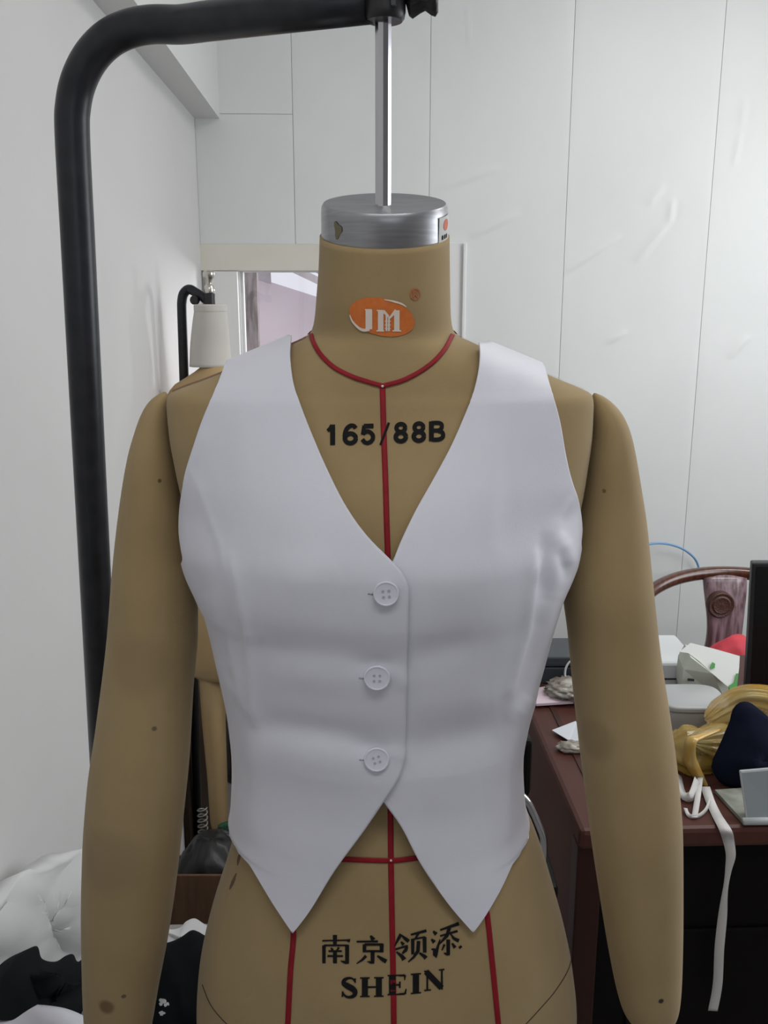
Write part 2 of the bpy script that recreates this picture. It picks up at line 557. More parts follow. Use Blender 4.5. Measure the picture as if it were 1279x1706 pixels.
for (x0, y0, x1, y1, w_, mm) in ((440, 425, 640, 520, 0.030, 'roof'), (475, 425, 660, 512, 0.024, 'rust_post'), (500, 425, 680, 508, 0.024, 'roof'), (522, 425, 700, 505, 0.022, 'rust_post')):
    a_, b_ = yd(x0, y0, DW + 1.2), yd(x1, y1, DW + 1.2)
    m = frame_mtx((a_ + b_) / 2, b_ - a_)
    v, f = box_vf((0, 0, 0), (w_, w_, (b_ - a_).length))
    obj('rafter', [m @ p for p in v], f, M[mm], yard, smooth=False)
rv = [yd(520, 400, DW + 1.23), yd(900, 400, DW + 1.23), yd(900, 600, DW + 1.23), yd(700, 506, DW + 1.23)]
obj('roof_sheet', rv, [(0, 1, 2, 3)], M['roof'], yard, smooth=False, solid=0.01)
rv = [yd(330, 400, DW + 1.5), yd(448, 400, DW + 1.5), yd(452, 474, DW + 1.5), yd(330, 434, DW + 1.5)]
obj('roof_sheet', rv, [(0, 1, 2, 3)], M['roof'], yard, smooth=False, solid=0.01)

# ================================================================== THE DRESS FORM
D0 = 0.76
rows = [  # y, left, right, front depth, back depth, exponent, y shift, tilt deg
    (394, 534, 747, 0.0525, 0.0525, 2.0, -0.012, 15.0),
    (440, 532, 748, 0.0540, 0.054, 2.0, -0.009, 13.0),
    (490, 528, 749, 0.0555, 0.056, 2.0, -0.006, 9.0),
    (530, 524, 751, 0.0570, 0.058, 2.0, -0.002, 6.5),
    (550, 519, 755, 0.0585, 0.060, 2.0, 0.0, 4.5),
    (560, 510, 764, 0.0600, 0.061, 2.0, 0.0, 3.5),
    (568, 494, 781, 0.0610, 0.062, 2.0, 0.0, 2.5),
    (580, 466, 808, 0.0625, 0.064, 2.0, 0.0, 1.5),
    (600, 417, 857, 0.0650, 0.068, 2.05, 0.0, 0.6),
    (620, 367, 905, 0.0675, 0.071, 2.1, 0.0, 0.0),
    (635, 327, 940, 0.0690, 0.074, 2.15, 0.0, 0.0),
    (648, 291, 972, 0.0705, 0.077, 2.2, 0.0, 0.0),
    (656, 280, 986, 0.0720, 0.079, 2.3, 0.0, 0.0),
    (672, 277, 989, 0.0740, 0.083, 2.35, 0.0, 0.0),
    (720, 281, 987, 0.0810, 0.092, 2.4, 0.0, 0.0),
    (780, 292, 979, 0.0900, 0.098, 2.4, 0.0, 0.0),
    (840, 306, 968, 0.0990, 0.100, 2.3, 0.0, 0.0),
    (900, 317, 952, 0.1070, 0.097, 2.25, 0.0, 0.0),
    (960, 330, 933, 0.1080, 0.092, 2.2, 0.0, 0.0),
    (1010, 350, 920, 0.1050, 0.088, 2.15, 0.0, 0.0),
    (1080, 369, 901, 0.0985, 0.082, 2.1, 0.0, 0.0),
    (1150, 385, 882, 0.0930, 0.079, 2.1, 0.0, 0.0),
    (1250, 398, 863, 0.0910, 0.080, 2.1, 0.0, 0.0),
    (1330, 397, 871, 0.0960, 0.090, 2.1, 0.0, 0.0),
    (1380, 389, 893, 0.1010, 0.099, 2.1, 0.0, 0.0),
    (1430, 375, 911, 0.1060, 0.109, 2.1, 0.0, 0.0),
    (1490, 355, 929, 0.1110, 0.119, 2.1, 0.0, 0.0),
    (1545, 340, 944, 0.1150, 0.126, 2.1, 0.0, 0.0),
    (1600, 330, 955, 0.1175, 0.130, 2.1, 0.0, 0.0),
    (1680, 326, 962, 0.1190, 0.130, 2.1, 0.0, 0.0),
    (1760, 330, 958, 0.1170, 0.126, 2.1, 0.0, 0.0),
    (1830, 340, 948, 0.1130, 0.120, 2.1, 0.0, 0.0),
]


def zrow(y, d=D0):
    return at_depth(640, y, d).z


def half_width(px, y, fd, n, d=D0):
    tgt = at_depth(px, y, d).x / d
    best = 0
    for k in range(1, 91):
        ph = R(k)
        s = abs(math.sin(ph)) ** (2 / n); c = abs(math.cos(ph)) ** (2 / n)
        best = max(best, s / (d - fd * c))
    return tgt / best


def section_table(rws):
    zz, cxs, hws, fds, bds, ns, ys, tl = [], [], [], [], [], [], [], []
    for (y, L, Rr, fd, bd, n, cy, t) in rws:
        a, b = half_width(L, y, fd, n), half_width(Rr, y, fd, n)
        zz.append(zrow(y)); cxs.append((a + b) / 2); hws.append((b - a) / 2)
        fds.append(fd); bds.append(bd); ns.append(n); ys.append(cy); tl.append(t)
    o = np.argsort(zz)
    zz = np.array(zz)[o]
    g = lambda q: pchip(zz, np.array(q)[o])
    return zz, g(cxs), g(hws), g(fds), g(bds), g(ns), g(ys), g(tl)


TZ, T_cx, T_hw, T_fd, T_bd, T_n, T_cy, T_tl = section_table(rows)
ZB = [at_depth(525, 905, D0 - 0.1), at_depth(760, 905, D0 - 0.1)]     # bust points


def bust(x, z):
    h = 0
    for p in ZB:
        h += 0.016 * math.exp(-((x - p.x) / 0.050) ** 2 - ((z - p.z) / (0.058 if z < p.z else 0.075)) ** 2)
    return h


def torso_pt(ph, z, ex=0.0, ey=0.0, tilt=True):
    n, hw, cx = T_n(z), T_hw(z) + ex, T_cx(z)
    s, c = math.sin(ph), math.cos(ph)
    x = cx + hw * math.copysign(abs(s) ** (2 / n), s)
    if c >= 0:
        yo = -(T_fd(z) + ey) * abs(c) ** (2 / n)
        yo -= bust(x, z) * min(1, c * 2.5)
    else:
        yo = (T_bd(z) + ey) * abs(c) ** (2 / n)
    t = R(T_tl(z)) if tilt else 0
    return Vector((x, D0 + T_cy(z) + yo * math.cos(t), z + yo * math.sin(t)))


form = thing('dress_form', 'large beige linen dress form with arms wearing the white vest', 'dress form', (0, D0, TZ[0]))
NP = 128
zs = []
for i in range(len(TZ) - 1):
    k = max(2, int(abs(TZ[i + 1] - TZ[i]) / 0.004))
    zs += [TZ[i] + (TZ[i + 1] - TZ[i]) * j / k for j in range(k)]
zs.append(TZ[-1])
tv = []
for z in zs:
    for k in range(NP):
        # points gathered where the section turns quickly
        ph = 2 * PI * k / NP
        tv.append(torso_pt(ph, z))
tf = grid_faces(len(zs), NP, True)
tf.append(tuple(range(NP - 1, -1, -1)))
tf.append(tuple(range((len(zs) - 1) * NP, len(zs) * NP)))
torso = obj('torso', tv, tf, M['linen'], form)
BV = BVHTree.FromPolygons([tuple(v) for v in tv], tf)
CAMP = Vector((0, 0, HC))


def hit(px, py, bvh=None, off=0.0):
    d = ray(px, py).normalized()
    loc, nor, idx, dist = (bvh or BV).ray_cast(CAMP, d)
    if loc is None:
        loc, nor, idx, dist = (bvh or BV).find_nearest(at_depth(px, py, D0))
        d = (loc - CAMP).normalized()
    if nor.dot(d) > 0:
        nor = -nor
    return loc + nor * off, nor


def skin_near(p, bvh, off):
    loc, nor, i, dd = bvh.find_nearest(p)
    return loc + nor * off, nor


# --- arms
def make_arm(outer, inner, yshift, name_spots):
    fo = pchip([a for a, b in outer], [b for a, b in outer])
    fi = pchip([a for a, b in inner], [b for a, b in inner])
    y0, y1 = outer[0][0], outer[-1][0]
    v = []
    ny, ns = 120, 48
    ysamp = [y0 + (y1 - y0) * (0.5 - 0.5 * math.cos(PI * i / (ny - 1))) for i in range(ny)]
    for y in ysamp:
        dd = D0 + yshift
        a, b = at_depth(fo(y), y, dd), at_depth(fi(y), y, dd)
        c = (a + b) / 2
        hw = abs(b.x - a.x) / 2
        t = (y - y0) / (y1 - y0)
        # fuller from front to back at the shoulder head
        dep = hw * (1.0 + 0.75 * math.exp(-((y - y0) / 150) ** 2)) if hw > 0 else 0
        dep = min(dep, 0.056)
        lean = -0.035 * max(0, t - 0.25) ** 1.5
        for k in range(ns):
            p = 2 * PI * k / ns
            v.append(Vector((c.x + hw * math.sin(p), dd + lean - dep * math.cos(p), c.z)))
    f = grid_faces(ny, ns, True)
    f.append(tuple(range(ns - 1, -1, -1))); f.append(tuple(range((ny - 1) * ns, ny * ns)))
    return v, f


lo = [(653, 272), (658, 262), (668, 250), (685, 239), (720, 226), (760, 215), (850, 200), (950, 189), (1050, 182), (1200, 165), (1300, 152), (1400, 146), (1480, 145), (1600, 148), (1700, 155), (1750, 165), (1772, 185), (1778, 205)]
li = [(653, 276), (658, 279), (668, 282), (685, 285), (720, 290), (760, 296), (830, 307), (900, 318), (985, 328), (1050, 329), (1150, 322), (1250, 317), (1350, 308), (1450, 298), (1550, 284), (1620, 271), (1700, 257), (1750, 243), (1772, 228), (1778, 210)]
ro = [(655, 993), (660, 1004), (670, 1018), (690, 1035), (720, 1048), (760, 1057), (800, 1064), (870, 1075), (950, 1083), (1080, 1096), (1180, 1110), (1280, 1122), (1380, 1128), (1480, 1127), (1580, 1124), (1640, 1119), (1662, 1112), (1674, 1098), (1680, 1075)]
ri = [(655, 989), (660, 987), (670, 986), (690, 984), (720, 982), (760, 976), (830, 966), (900, 950), (985, 938), (1050, 945), (1160, 955), (1280, 968), (1380, 980), (1480, 994), (1580, 1010), (1640, 1023), (1662, 1032), (1674, 1046), (1680, 1062)]
def spot_at(px, py, dep=0.045):
    p = at_depth(px, py, D0 + 0.012 - dep)
    return tuple(p)


v, f = make_arm(lo, li, 0.012, None)
stain = (0.11, 0.055, 0.028)
dark = (0.06, 0.045, 0.03)
bvl = BVHTree.FromPolygons([tuple(p) for p in v], f)
sp = [(tuple(hit(177, 1678, bvl)[0]), 0.0085, stain, 0.75), (tuple(hit(206, 1660, bvl)[0]), 0.0026, dark, 0.8), (tuple(hit(257, 1214, bvl)[0]), 0.0026, dark, 0.7), (tuple(hit(266, 801, bvl)[0]), 0.002, dark, 0.8),
      (tuple(hit(180, 1440, bvl)[0]), 0.035, (0.20, 0.15, 0.10), 0.35), (tuple(hit(230, 1110, bvl)[0]), 0.03, (0.24, 0.17, 0.10), 0.35)]
M['linen_l'] = mat('beige_linen_stained', (0.310, 0.226, 0.110), 0.88, noise_scale=9, color2=(0.355, 0.262, 0.132), bump=0.22, bump_scale=2200, sheen=0.12, spec=0.25, spots=sp)
arm_l = obj('arm', v, f, M['linen_l'], form)
arm_l['label'] = 'arm of the form with a round brown stain near the wrist'
v, f = make_arm(ro, ri, 0.012, None)
bvr = BVHTree.FromPolygons([tuple(p) for p in v], f)
sp = [(tuple(hit(1101, 1668, bvr)[0]), 0.0030, (0.01, 0.012, 0.012), 0.95), (tuple(hit(990, 1232, bvr)[0]), 0.022, (0.20, 0.14, 0.07), 0.4), (tuple(hit(1006, 818, bvr)[0]), 0.002, stain, 0.7)]
M['linen_r'] = mat('beige_linen_spotted', (0.310, 0.226, 0.110), 0.88, noise_scale=9, color2=(0.355, 0.262, 0.132), bump=0.22, bump_scale=2200, sheen=0.12, spec=0.25, spots=sp)
arm_r = obj('arm', v, f, M['linen_r'], form)
arm_r['label'] = 'arm of the form with a small black spot at the wrist'

# --- neck cap, tilted like the neck
ztop = TZ[-1]
ca = at_depth(534, 394, D0 - 0.012); cb = at_depth(747, 394, D0 - 0.012)
cr = (cb.x - ca.x) / 2 * 0.985
ccx = (ca.x + cb.x) / 2
tilt = R(15.0)
axis = Vector((0, -math.sin(tilt), math.cos(tilt)))
cbase = Vector((ccx, D0 - 0.012, ztop)) - axis * 0.002
CM = frame_mtx(cbase, axis, (0, -1, 0))
capo = lathe('neck_cap', [(cr * 0.9, -0.006), (cr * 1.0, -0.002), (cr * 1.004, 0.0), (cr * 0.995, 0.020), (cr * 0.985, 0.0245), (cr * 0.955, 0.0268), (cr * 0.90, 0.0266), (cr * 0.6, 0.0258), (0.012, 0.0255), (0.001, 0.0255)], M['alu'], form, CM, 96)
capo['label'] = 'round aluminium cap on top of the neck'
CAPR = cr


def cap_pt(ang, h, off=0.0004):
    r = CAPR * 1.0 + off
    return CM @ Vector((r * math.sin(ang), -r * math.cos(ang), h))


def cap_front_angle(px):
    # angle on the cap whose point projects to px
    best = None
    for k in range(-90, 91):
        p = cap_pt(R(k), 0.012)
        e = abs(to_px(p)[0] - px)
        if best is None or e < best[0]:
            best = (e, R(k))
    return best[1]


CM_test = cap_pt(0, 0.01)
if CM_test.y > cbase.y:      # make sure angle 0 faces the camera
    CM = CM @ Matrix.Rotation(PI, 4, 'Z')
if cap_pt(R(60), 0.01).x < cbase.x:
    CM = CM @ Matrix.Scale(-1, 4, (1, 0, 0))


def cap_patch(name, a0, a1, h0, h1, m, off, parent):
    v = []
    for i in range(5):
        for j in range(9):
            v.append(cap_pt(a0 + (a1 - a0) * j / 8, h0 + (h1 - h0) * i / 4, off))
    return obj(name, v, grid_faces(5, 9), m, parent)


s0 = cap_front_angle(731)
stk = cap_patch('sticker', s0, s0 + R(26), 0.001, 0.0205, M['paper'], 0.0005, capo)
sv = []
for k in range(20):
    a = 2 * PI * k / 20
    sv.append(cap_pt(s0 + R(14) + R(6) * math.cos(a), 0.0138 + 0.0042 * math.sin(a), 0.0008))
obj('sticker_mark', sv, [tuple(range(20))], mat('red_sticker_ink', (0.70, 0.16, 0.10), 0.6), capo)
for k in range(3):
    cap_patch('sticker_text', s0 + R(5 + 5 * k), s0 + R(8 + 5 * k), 0.0035, 0.0068, M['ink'], 0.0008, capo)
# oily stain on the cap
ov = []
for k in range(16):
    a = 2 * PI * k / 16
    rr = 1 + 0.3 * math.sin(3 * a + 1)
    ov.append(cap_pt(cap_front_angle(562) + R(4.5) * rr * math.cos(a), 0.013 + 0.006 * rr * math.sin(a), 0.0003))
obj('stain', ov, [tuple(range(16))], mat('brown_glue_residue', (0.16, 0.14, 0.075), 0.5), capo)

# --- lettering, tapes and logo laid onto the cloth
def ribbon_on(name, pts_px, width_px, material, parent, off=0.0006, n=10, bvh=None, closed_pts=None):
    pts = smooth_path([(x, y, 0) for x, y in pts_px], n)
    v = []
    for i, p in enumerate(pts):
        t = pts[min(i + 1, len(pts) - 1)] - pts[max(i - 1, 0)]
        nrm = Vector((-t.y, t.x, 0)).normalized()
        w = width_px(i / (len(pts) - 1)) if callable(width_px) else width_px
        for s in (-1, -0.33, 0.33, 1):
            q = p + nrm * s * w / 2
            v.append(hit(q.x, q.y, bvh, off)[0])
    return obj(name, v, grid_faces(len(pts), 4), material, parent, solid=0.0003, solid_off=1)


cl = [(637, 643), (639, 720), (642, 800), (644, 870), (646, 930), (648, 1050), (650, 1200), (650, 1330), (651, 1432), (653, 1540), (655, 1640), (656, 1720)]
ribbon_on('center_tape', cl, 9.5, M['red'], form, 0.0007)
neck_l = [(519, 557), (523, 572), (535, 592), (556, 612), (585, 627), (612, 636), (637, 643)]
neck_r = [(637, 643), (670, 634), (700, 619), (724, 601), (742, 580), (753, 558)]
ribbon_on('neck_tape', neck_l, 7.5, M['red'], form, 0.0009)
ribbon_on('neck_tape', neck_r, 7.5, M['red'], form, 0.0009)
ribbon_on('waist_tape', [(505, 1429), (575, 1431), (651, 1433), (693, 1429), (760, 1424)], 8.5, M['red'], form, 0.0010)
ribbon_on('princess_tape', [(470, 1380), (482, 1480), (489, 1552), (484, 1620), (479, 1720)], 9, M['red'], form, 0.0007)
ribbon_on('princess_tape', [(790, 1380), (802, 1480), (811, 1525), (820, 1610), (831, 1720)], 9, M['red'], form, 0.0007)


def ring_tape(name, fn, n, width, parent):
    v = []
    for i in range(n + 1):
        p = fn(i / n); q = fn(min(1, i / n + 0.01)) - fn(max(0, i / n - 0.01))
        loc, nor = skin_near(p, BV, 0.0007)
        side = q.normalized().cross(nor).normalized()
        for s in (-1, 0, 1):
            v.append(skin_near(loc + side * s * width / 2, BV, 0.0008)[0])
    return obj(name, v, grid_faces(n + 1, 3), M['red'], parent)


z1 = zrow(557)
ring_tape('neck_tape', lambda t: torso_pt(PI / 2 * 0.98 + PI * 1.02 * t, z1 + 0.0), 40, 0.0045, form)
def ridge(x):
    lo_, hi_ = zrow(655), zrow(556)
    c = T_cx(zrow(600))
    for k in range(40):
        m_ = (lo_ + hi_) / 2
        if T_cx(m_) - T_hw(m_) < x:
            lo_ = m_
        else:
            hi_ = m_
    return lo_


xa, xb = T_cx(zrow(560)) - T_hw(zrow(560)), T_cx(zrow(652)) - T_hw(zrow(652))
ring_tape('shoulder_tape', lambda t: torso_pt(R(-82), zrow(560) + (zrow(650) - zrow(560)) * t), 30, 0.0045, form)
ring_tape('shoulder_tape', lambda t: torso_pt(R(92), zrow(560) + (zrow(650) - zrow(560)) * t), 30, 0.0045, form)
for (px, py) in ((637, 644), (651, 1432)):
    p, n = hit(px, py, BV, 0.0016)
    lathe('pin_head', [(0.0002, -0.0004), (0.0008, -0.0003), (0.0010, 0.0002), (0.0005, 0.0007), (0.0001, 0.0008)], M['cream_print'], form, frame_mtx(p, n), 12)

# pencil lines and scuffs on the hips
ribbon_on('pencil_line', [(953, 1570), (948, 1610), (925, 1650), (895, 1685), (870, 1712)], 1.1, M['pencil'], form, 0.0004)
ribbon_on('pencil_line', [(337, 1640), (350, 1672), (370, 1698), (390, 1716)], 1.1, M['pencil'], form, 0.0004)
for pts in ([(401, 1420), (398, 1430), (396, 1442)], [(394, 1455), (388, 1470), (383, 1482)]):
    ribbon_on('scuff', pts, lambda t: 4 * math.sin(PI * min(0.95, max(0.08, t))), mat('brown_scuff', (0.13, 0.09, 0.05), 0.9), form, 0.0004)


def strokes(name, glyphs, material, parent, off=0.0007, bvh=None, bold=1.0):
    """glyph strokes: (origin px, scale x, scale y, shear dy/dx, [ (points, widths) ]) laid onto the surface as one printed mark"""
    v, f = [], []
    for (ox, oy, sx, sy, slope, sts) in glyphs:
        for st in sts:
            pts, w = st[0], st[1]
            q = [Vector((ox + a * sx, oy - b * sy + slope * a * sx, 0)) for a, b in pts]
            if len(st) > 2:
                q = smooth_path(q, st[2])
            else:
                qq = []
                for i in range(len(q) - 1):
                    for k in range(4):
                        qq.append(q[i].lerp(q[i + 1], k / 4))
                qq.append(q[-1]); q = qq
            ws = np.interp(np.linspace(0, 1, len(q)), np.linspace(0, 1, len(w)), w) * bold
            k0 = len(v)
            for i, p in enumerate(q):
                t = q[min(i + 1, len(q) - 1)] - q[max(i - 1, 0)]
                nr = Vector((-t.y, t.x, 0)).normalized()
                for s in (-1, 1):
                    e = p + nr * s * ws[i] / 2
                    v.append(hit(e.x, e.y, bvh, off)[0])
            f += grid_faces(len(q), 2, False, k0)
    return obj(name, v, f, material, parent, smooth=False)


def arc(cx, cy, rx, ry, a0, a1, n=14):
    return [(cx + rx * math.cos(R(a0 + (a1 - a0) * i / n)), cy + ry * math.sin(R(a0 + (a1 - a0) * i / n))) for i in range(n + 1)]


# size lettering 165/88B (unit box 1 x 1, y up)
g1 = [([(0.52, 0.0), (0.52, 1.0)], [7.2, 7.2]), ([(0.18, 0.70), (0.36, 0.80), (0.50, 0.95)], [5, 6, 7])]
g6 = [(arc(0.5, 0.31, 0.36, 0.235, 0, 360, 24), [6.6]), ([(0.86, 0.80), (0.74, 0.91), (0.52, 0.93), (0.28, 0.80), (0.15, 0.55), (0.14, 0.31)], [6.2, 6.2, 6.4, 6.6, 6.6, 6.6], 5)]
g5 = [([(0.88, 0.90), (0.24, 0.90)], [6.8]), ([(0.27, 0.93), (0.17, 0.48)], [6]), ([(0.17, 0.52), (0.36, 0.62), (0.58, 0.62), (0.82, 0.46), (0.82, 0.24), (0.60, 0.09), (0.34, 0.09), (0.13, 0.26)], [6.2], 5)]
gs = [([(-0.02, -0.08), (0.55, 1.02)], [3.6])]
g8 = [(arc(0.5, 0.72, 0.29, 0.195, 0, 360, 22), [6.2]), (arc(0.5, 0.28, 0.34, 0.215, 0, 360, 22), [6.6])]
gB = [([(0.16, 0.0), (0.16, 1.0)], [7.2]), ([(0.16, 0.92), (0.58, 0.92), (0.78, 0.84), (0.78, 0.64), (0.58, 0.54), (0.2, 0.54)], [6.0], 4), ([(0.58, 0.52), (0.84, 0.42), (0.86, 0.20), (0.62, 0.08), (0.2, 0.08)], [6.2], 4)]
strokes('size_lettering', [(541, 742, 25, 34, -0.03, g1), (571, 741.5, 25, 34, -0.03, g6), (600, 741, 25, 34, -0.03, g5), (634, 739, 25, 34, 0, gs), (655, 738, 25, 34, -0.03, g8), (685, 737, 25, 34, -0.03, g8), (714, 735.5, 27, 33, -0.03, gB)],
        M['ink'], form, bold=1.14)['label'] = 'black printed size 165/88B on the chest'

# name lettering in four characters
nan = [([(.02, .80), (.86, .82), (.98, .80)], [2.5, 2.5, 6]), ([(.46, 1.0), (.46, .66)], [7, 6]), ([(.08, .64), (.08, .02)], [6, 5.5]), ([(.08, .64), (.90, .64)], [3]), ([(.88, .66), (.88, .03), (.66, .10)], [6.5, 6.5, 1.5]),
       ([(.32, .56), (.38, .47)], [2, 5]), ([(.60, .57), (.52, .47)], [4, 2]), ([(.24, .44), (.70, .44)], [3]), ([(.20, .27), (.74, .27)], [3.2]), ([(.46, .45), (.46, .02)], [6.5])]
jing = [([(.46, 1.0), (.56, .85)], [3, 8]), ([(.02, .79), (.70, .80)], [3, 3.5]), ([(.27, .70), (.27, .42)], [6, 6]), ([(.27, .69), (.85, .69)], [4]), ([(.82, .72), (.82, .42)], [7, 6]), ([(.27, .46), (.85, .46)], [3.5]),
        ([(.53, .46), (.53, .06), (.36, .10)], [7, 6, 1]), ([(.32, .30), (.20, .16), (.02, .03)], [5, 4, 1.5]), ([(.68, .30), (.84, .18), (.97, .10)], [3, 6, 7])]
ling = [([(.20, .98), (.12, .84), (.00, .60)], [6, 5, 2]), ([(.20, .96), (.34, .82), (.44, .74)], [2, 6, 6]), ([(.20, .74), (.28, .64)], [3, 6]), ([(.02, .50), (.40, .60), (.34, .46), (.24, .36)], [3, 3.5, 6, 3]), ([(.06, .42), (.24, .26), (.30, .16)], [3, 6, 8]),
        ([(.50, .95), (.98, 1.06)], [3, 5]), ([(.74, 1.0), (.64, .82)], [5, 3]), ([(.56, .82), (.56, .32)], [6, 5]), ([(.56, .80), (.94, .86)], [3]), ([(.92, .86), (.93, .36)], [6.5, 6]), ([(.74, .74), (.72, .42), (.58, .22), (.42, .08)], [6, 6, 4, 2]), ([(.76, .36), (.92, .24), (.97, .18)], [3, 6, 7])]
tian = [([(.08, .84), (.18, .74)], [3, 7]), ([(.02, .60), (.12, .50)], [3, 7]), ([(.02, .30), (.12, .28), (.14, .06), (.24, .40), (.30, .58)], [2, 5, 7, 4, 2]), ([(.30, .86), (.90, 1.02)], [3, 6]), ([(.30, .68), (.86, .80)], [3, 4]), ([(.60, .92), (.52, .68), (.26, .42)], [6, 6, 2]),
        ([(.62, .74), (.74, .58), (.90, .50)], [2, 5, 6]), ([(.56, .56), (.56, .10), (.42, .16)], [6.5, 6, 1.5]), ([(.44, .42), (.36, .24)], [4, 2]), ([(.68, .44), (.78, .30)], [3, 6]), ([(.92, .34), (.97, .28)], [5, 6])]
strokes('name_lettering', [(536, 1605, 48, 48, 0.0, nan), (593, 1606, 52, 48, 0.0, jing), (657, 1607, 54, 52, -0.04, ling), (717, 1597, 52, 55, -0.06, tian)], M['ink'], form)['label'] = 'black printed four-character name on the hip'
S_ = [([(.86, .72), (.84, .94)], [2, 3]), ([(.84, .78), (.70, .92), (.48, .95), (.24, .86), (.20, .70), (.40, .58), (.66, .46), (.84, .30), (.78, .12), (.52, .04), (.28, .10), (.12, .30)], [2.5, 3, 4, 6, 8, 10, 10.5, 8.5, 6.5, 4.5, 3.5, 2.5], 5), ([(.12, .06), (.12, .32)], [3, 2])]


def ser(x0, x1, y):
    return ([(x0, y), (x1, y)], [2.4])


H_ = [([(.22, .02), (.22, .98)], [10]), ([(.80, .02), (.80, .98)], [10]), ([(.22, .5), (.80, .5)], [3]), ser(.02, .42, .02), ser(.02, .42, .98), ser(.60, 1.0, .02), ser(.60, 1.0, .98)]
E_ = [([(.28, .02), (.28, .98)], [11]), ser(.04, .92, .98), ser(.04, .90, .02), ([(.28, .5), (.66, .5)], [3]), ([(.66, .34), (.66, .66)], [3]), ([(.92, .98), (.90, .72)], [4, 1.5]), ([(.92, .02), (.98, .30)], [4, 1.5]), ([(.62, .94), (.90, .97)], [1, 4]), ([(.62, .06), (.90, .03)], [1, 4])]
I_ = [([(.5, .02), (.5, .98)], [10.5]), ser(.05, .95, .02), ser(.05, .95, .98)]
N_ = [([(.16, .02), (.16, .98)], [3]), ([(.10, .96), (.86, .06)], [10, 10]), ([(.87, -.02), (.87, .98)], [3.2]), ser(.0, .34, .02), ser(.0, .22, .98), ser(.72, 1.0, .98)]
strokes('name_lettering', [(567, 1662, 29, 35, 0.0, S_), (599, 1660, 40, 32, -0.015, H_), (644, 1657, 33, 33, -0.03, E_), (683, 1655, 19, 33, -0.08, I_), (706, 1650, 34, 33, -0.10, N_)], M['ink'], form)['label'] = 'black printed serif word SHEIN on the hip'

# logo: orange oval with cream letters
lg = []
nl, nrad = 40, 6
ang0 = R(14)
lc = (636, 528)


def oval(rx, ry, a):
    x, y = rx * math.cos(a), ry * math.sin(a)
    return lc[0] + x * math.cos(ang0) - y * math.sin(ang0), lc[1] + x * math.sin(ang0) + y * math.cos(ang0)


for i in range(nrad + 1):
    for k in range(nl):
        x, y = oval(55 * max(i / nrad, 0.02), 31 * max(i / nrad, 0.02), 2 * PI * k / nl)
        lg.append(hit(x, y, BV, 0.0006)[0])
lf = grid_faces(nrad + 1, nl, True); lf.append(tuple(range(nl)))
logo = obj('logo_oval', lg, lf, M['orange'], form)
logo['label'] = 'orange oval logo with cream letters on the neck'
J_ = [([(.22, .98), (.22, .10)], [11, 11]), ([(-.02, .98), (.42, .98)], [2]), ([(.26, .10), (-.1, .06), (-.42, .16), (-.80, .44), (-.98, .74)], [5, 5, 4, 3, 1.5], 4)]
M_ = [([(.20, .04), (.20, .96)], [9]), ([(.44, .02), (.44, .78)], [3]), ([(.54, .02), (.54, .70)], [3]), ([(.30, .96), (.52, .70)], [5, 4]), ([(.56, .62), (.84, .98)], [3, 6]), ([(.86, .04), (.86, .98)], [9]), ([(.02, .03), (.34, .03)], [2.4]), ([(.68, .03), (1.04, .03)], [2.4]), ([(.04, .97), (.30, .97)], [2]),
      ([(.36, .3), (.62, .3)], [1.2]), ([(.36, .48), (.62, .48)], [1.2]), ([(.36, .14), (.62, .14)], [1.2])]
strokes('logo_letters', [(609, 552, 26, 37, 0.0, J_), (626, 552, 40, 36, 0.0, M_)], M['cream_print'], logo, 0.0010)
strokes('logo_swoosh', [(0, 0, 1, -1, 0, [([(640, 499), (655, 502), (668, 506), (676, 511)], [1, 3, 3, 1], 4)])], M['cream_print'], logo, 0.0010)
strokes('registered_mark', [(0, 0, 1, -1, 0, [([(691 + 8 * math.cos(2 * PI * k / 24), 490 + 9 * math.sin(2 * PI * k / 24)) for k in range(25)], [2.0]), ([(688, 495), (688, 485)], [2.2]), ([(688, 485.5), (693, 485.5), (694.5, 488), (693, 490.5), (688, 490.5)], [1.6], 3), ([(690.5, 490.5), (695, 495)], [1.8])])],
        M['brown_print'], form)

# --- hanging rod
rod_b = CM @ Vector((0, 0, 0.0245))
rp = at_depth(638, 336, rod_b.y); rt = at_depth(638.5, -60, rod_b.y)
rodx = rp.x
v, f = tube_vf([Vector((rodx, rod_b.y, rod_b.z - 0.004)), Vector((rt.x, rod_b.y, 1.86))], 0.0064, 10)
rod = obj('hanging_rod', v, f, M['chrome'], form, smooth=False)
for p in rod.data.polygons:
    p.use_smooth = False
rod['label'] = 'polished steel rod holding the form'

# ================================================================== STAND IN FRONT
ST = 0.86
sx, sy = (120.5, 220), (157, 920)
p1, p2 = at_depth(120.5, 225, ST), at_depth(156.5, 920, ST)
dirn = (p2 - p1) / (p1.z - p2.z)
base = p1 + dirn * (p1.z - 0.05)
stand = thing('dress_form_stand', 'black tubular stand with a curved arm holding the large dress form', 'stand', (base.x, base.y, 0))
tr = 0.0152
path = [base, p1]
corner = [(122, 175), (131, 135), (150, 97), (178, 67), (212, 49), (252, 41), (300, 41)]
dep = [0.859, 0.857, 0.854, 0.851, 0.848, 0.844, 0.838]
cpts = [at_depth(x, y, d) for (x, y), d in zip(corner, dep)]
clampx = rodx
endp = Vector((rodx - 0.010, rod_b.y, at_depth(620, 3, rod_b.y).z))
path = [base] + smooth_path([p1 + (base - p1) * 0.05, p1] + cpts + [cpts[-1].lerp(endp, 0.15)], 8) + [cpts[-1].lerp(endp, 0.5), endp]
tube('tube_frame', path, tr, M['black_paint'], stand, 28)
zc = at_depth(638, 36, rod_b.y).z
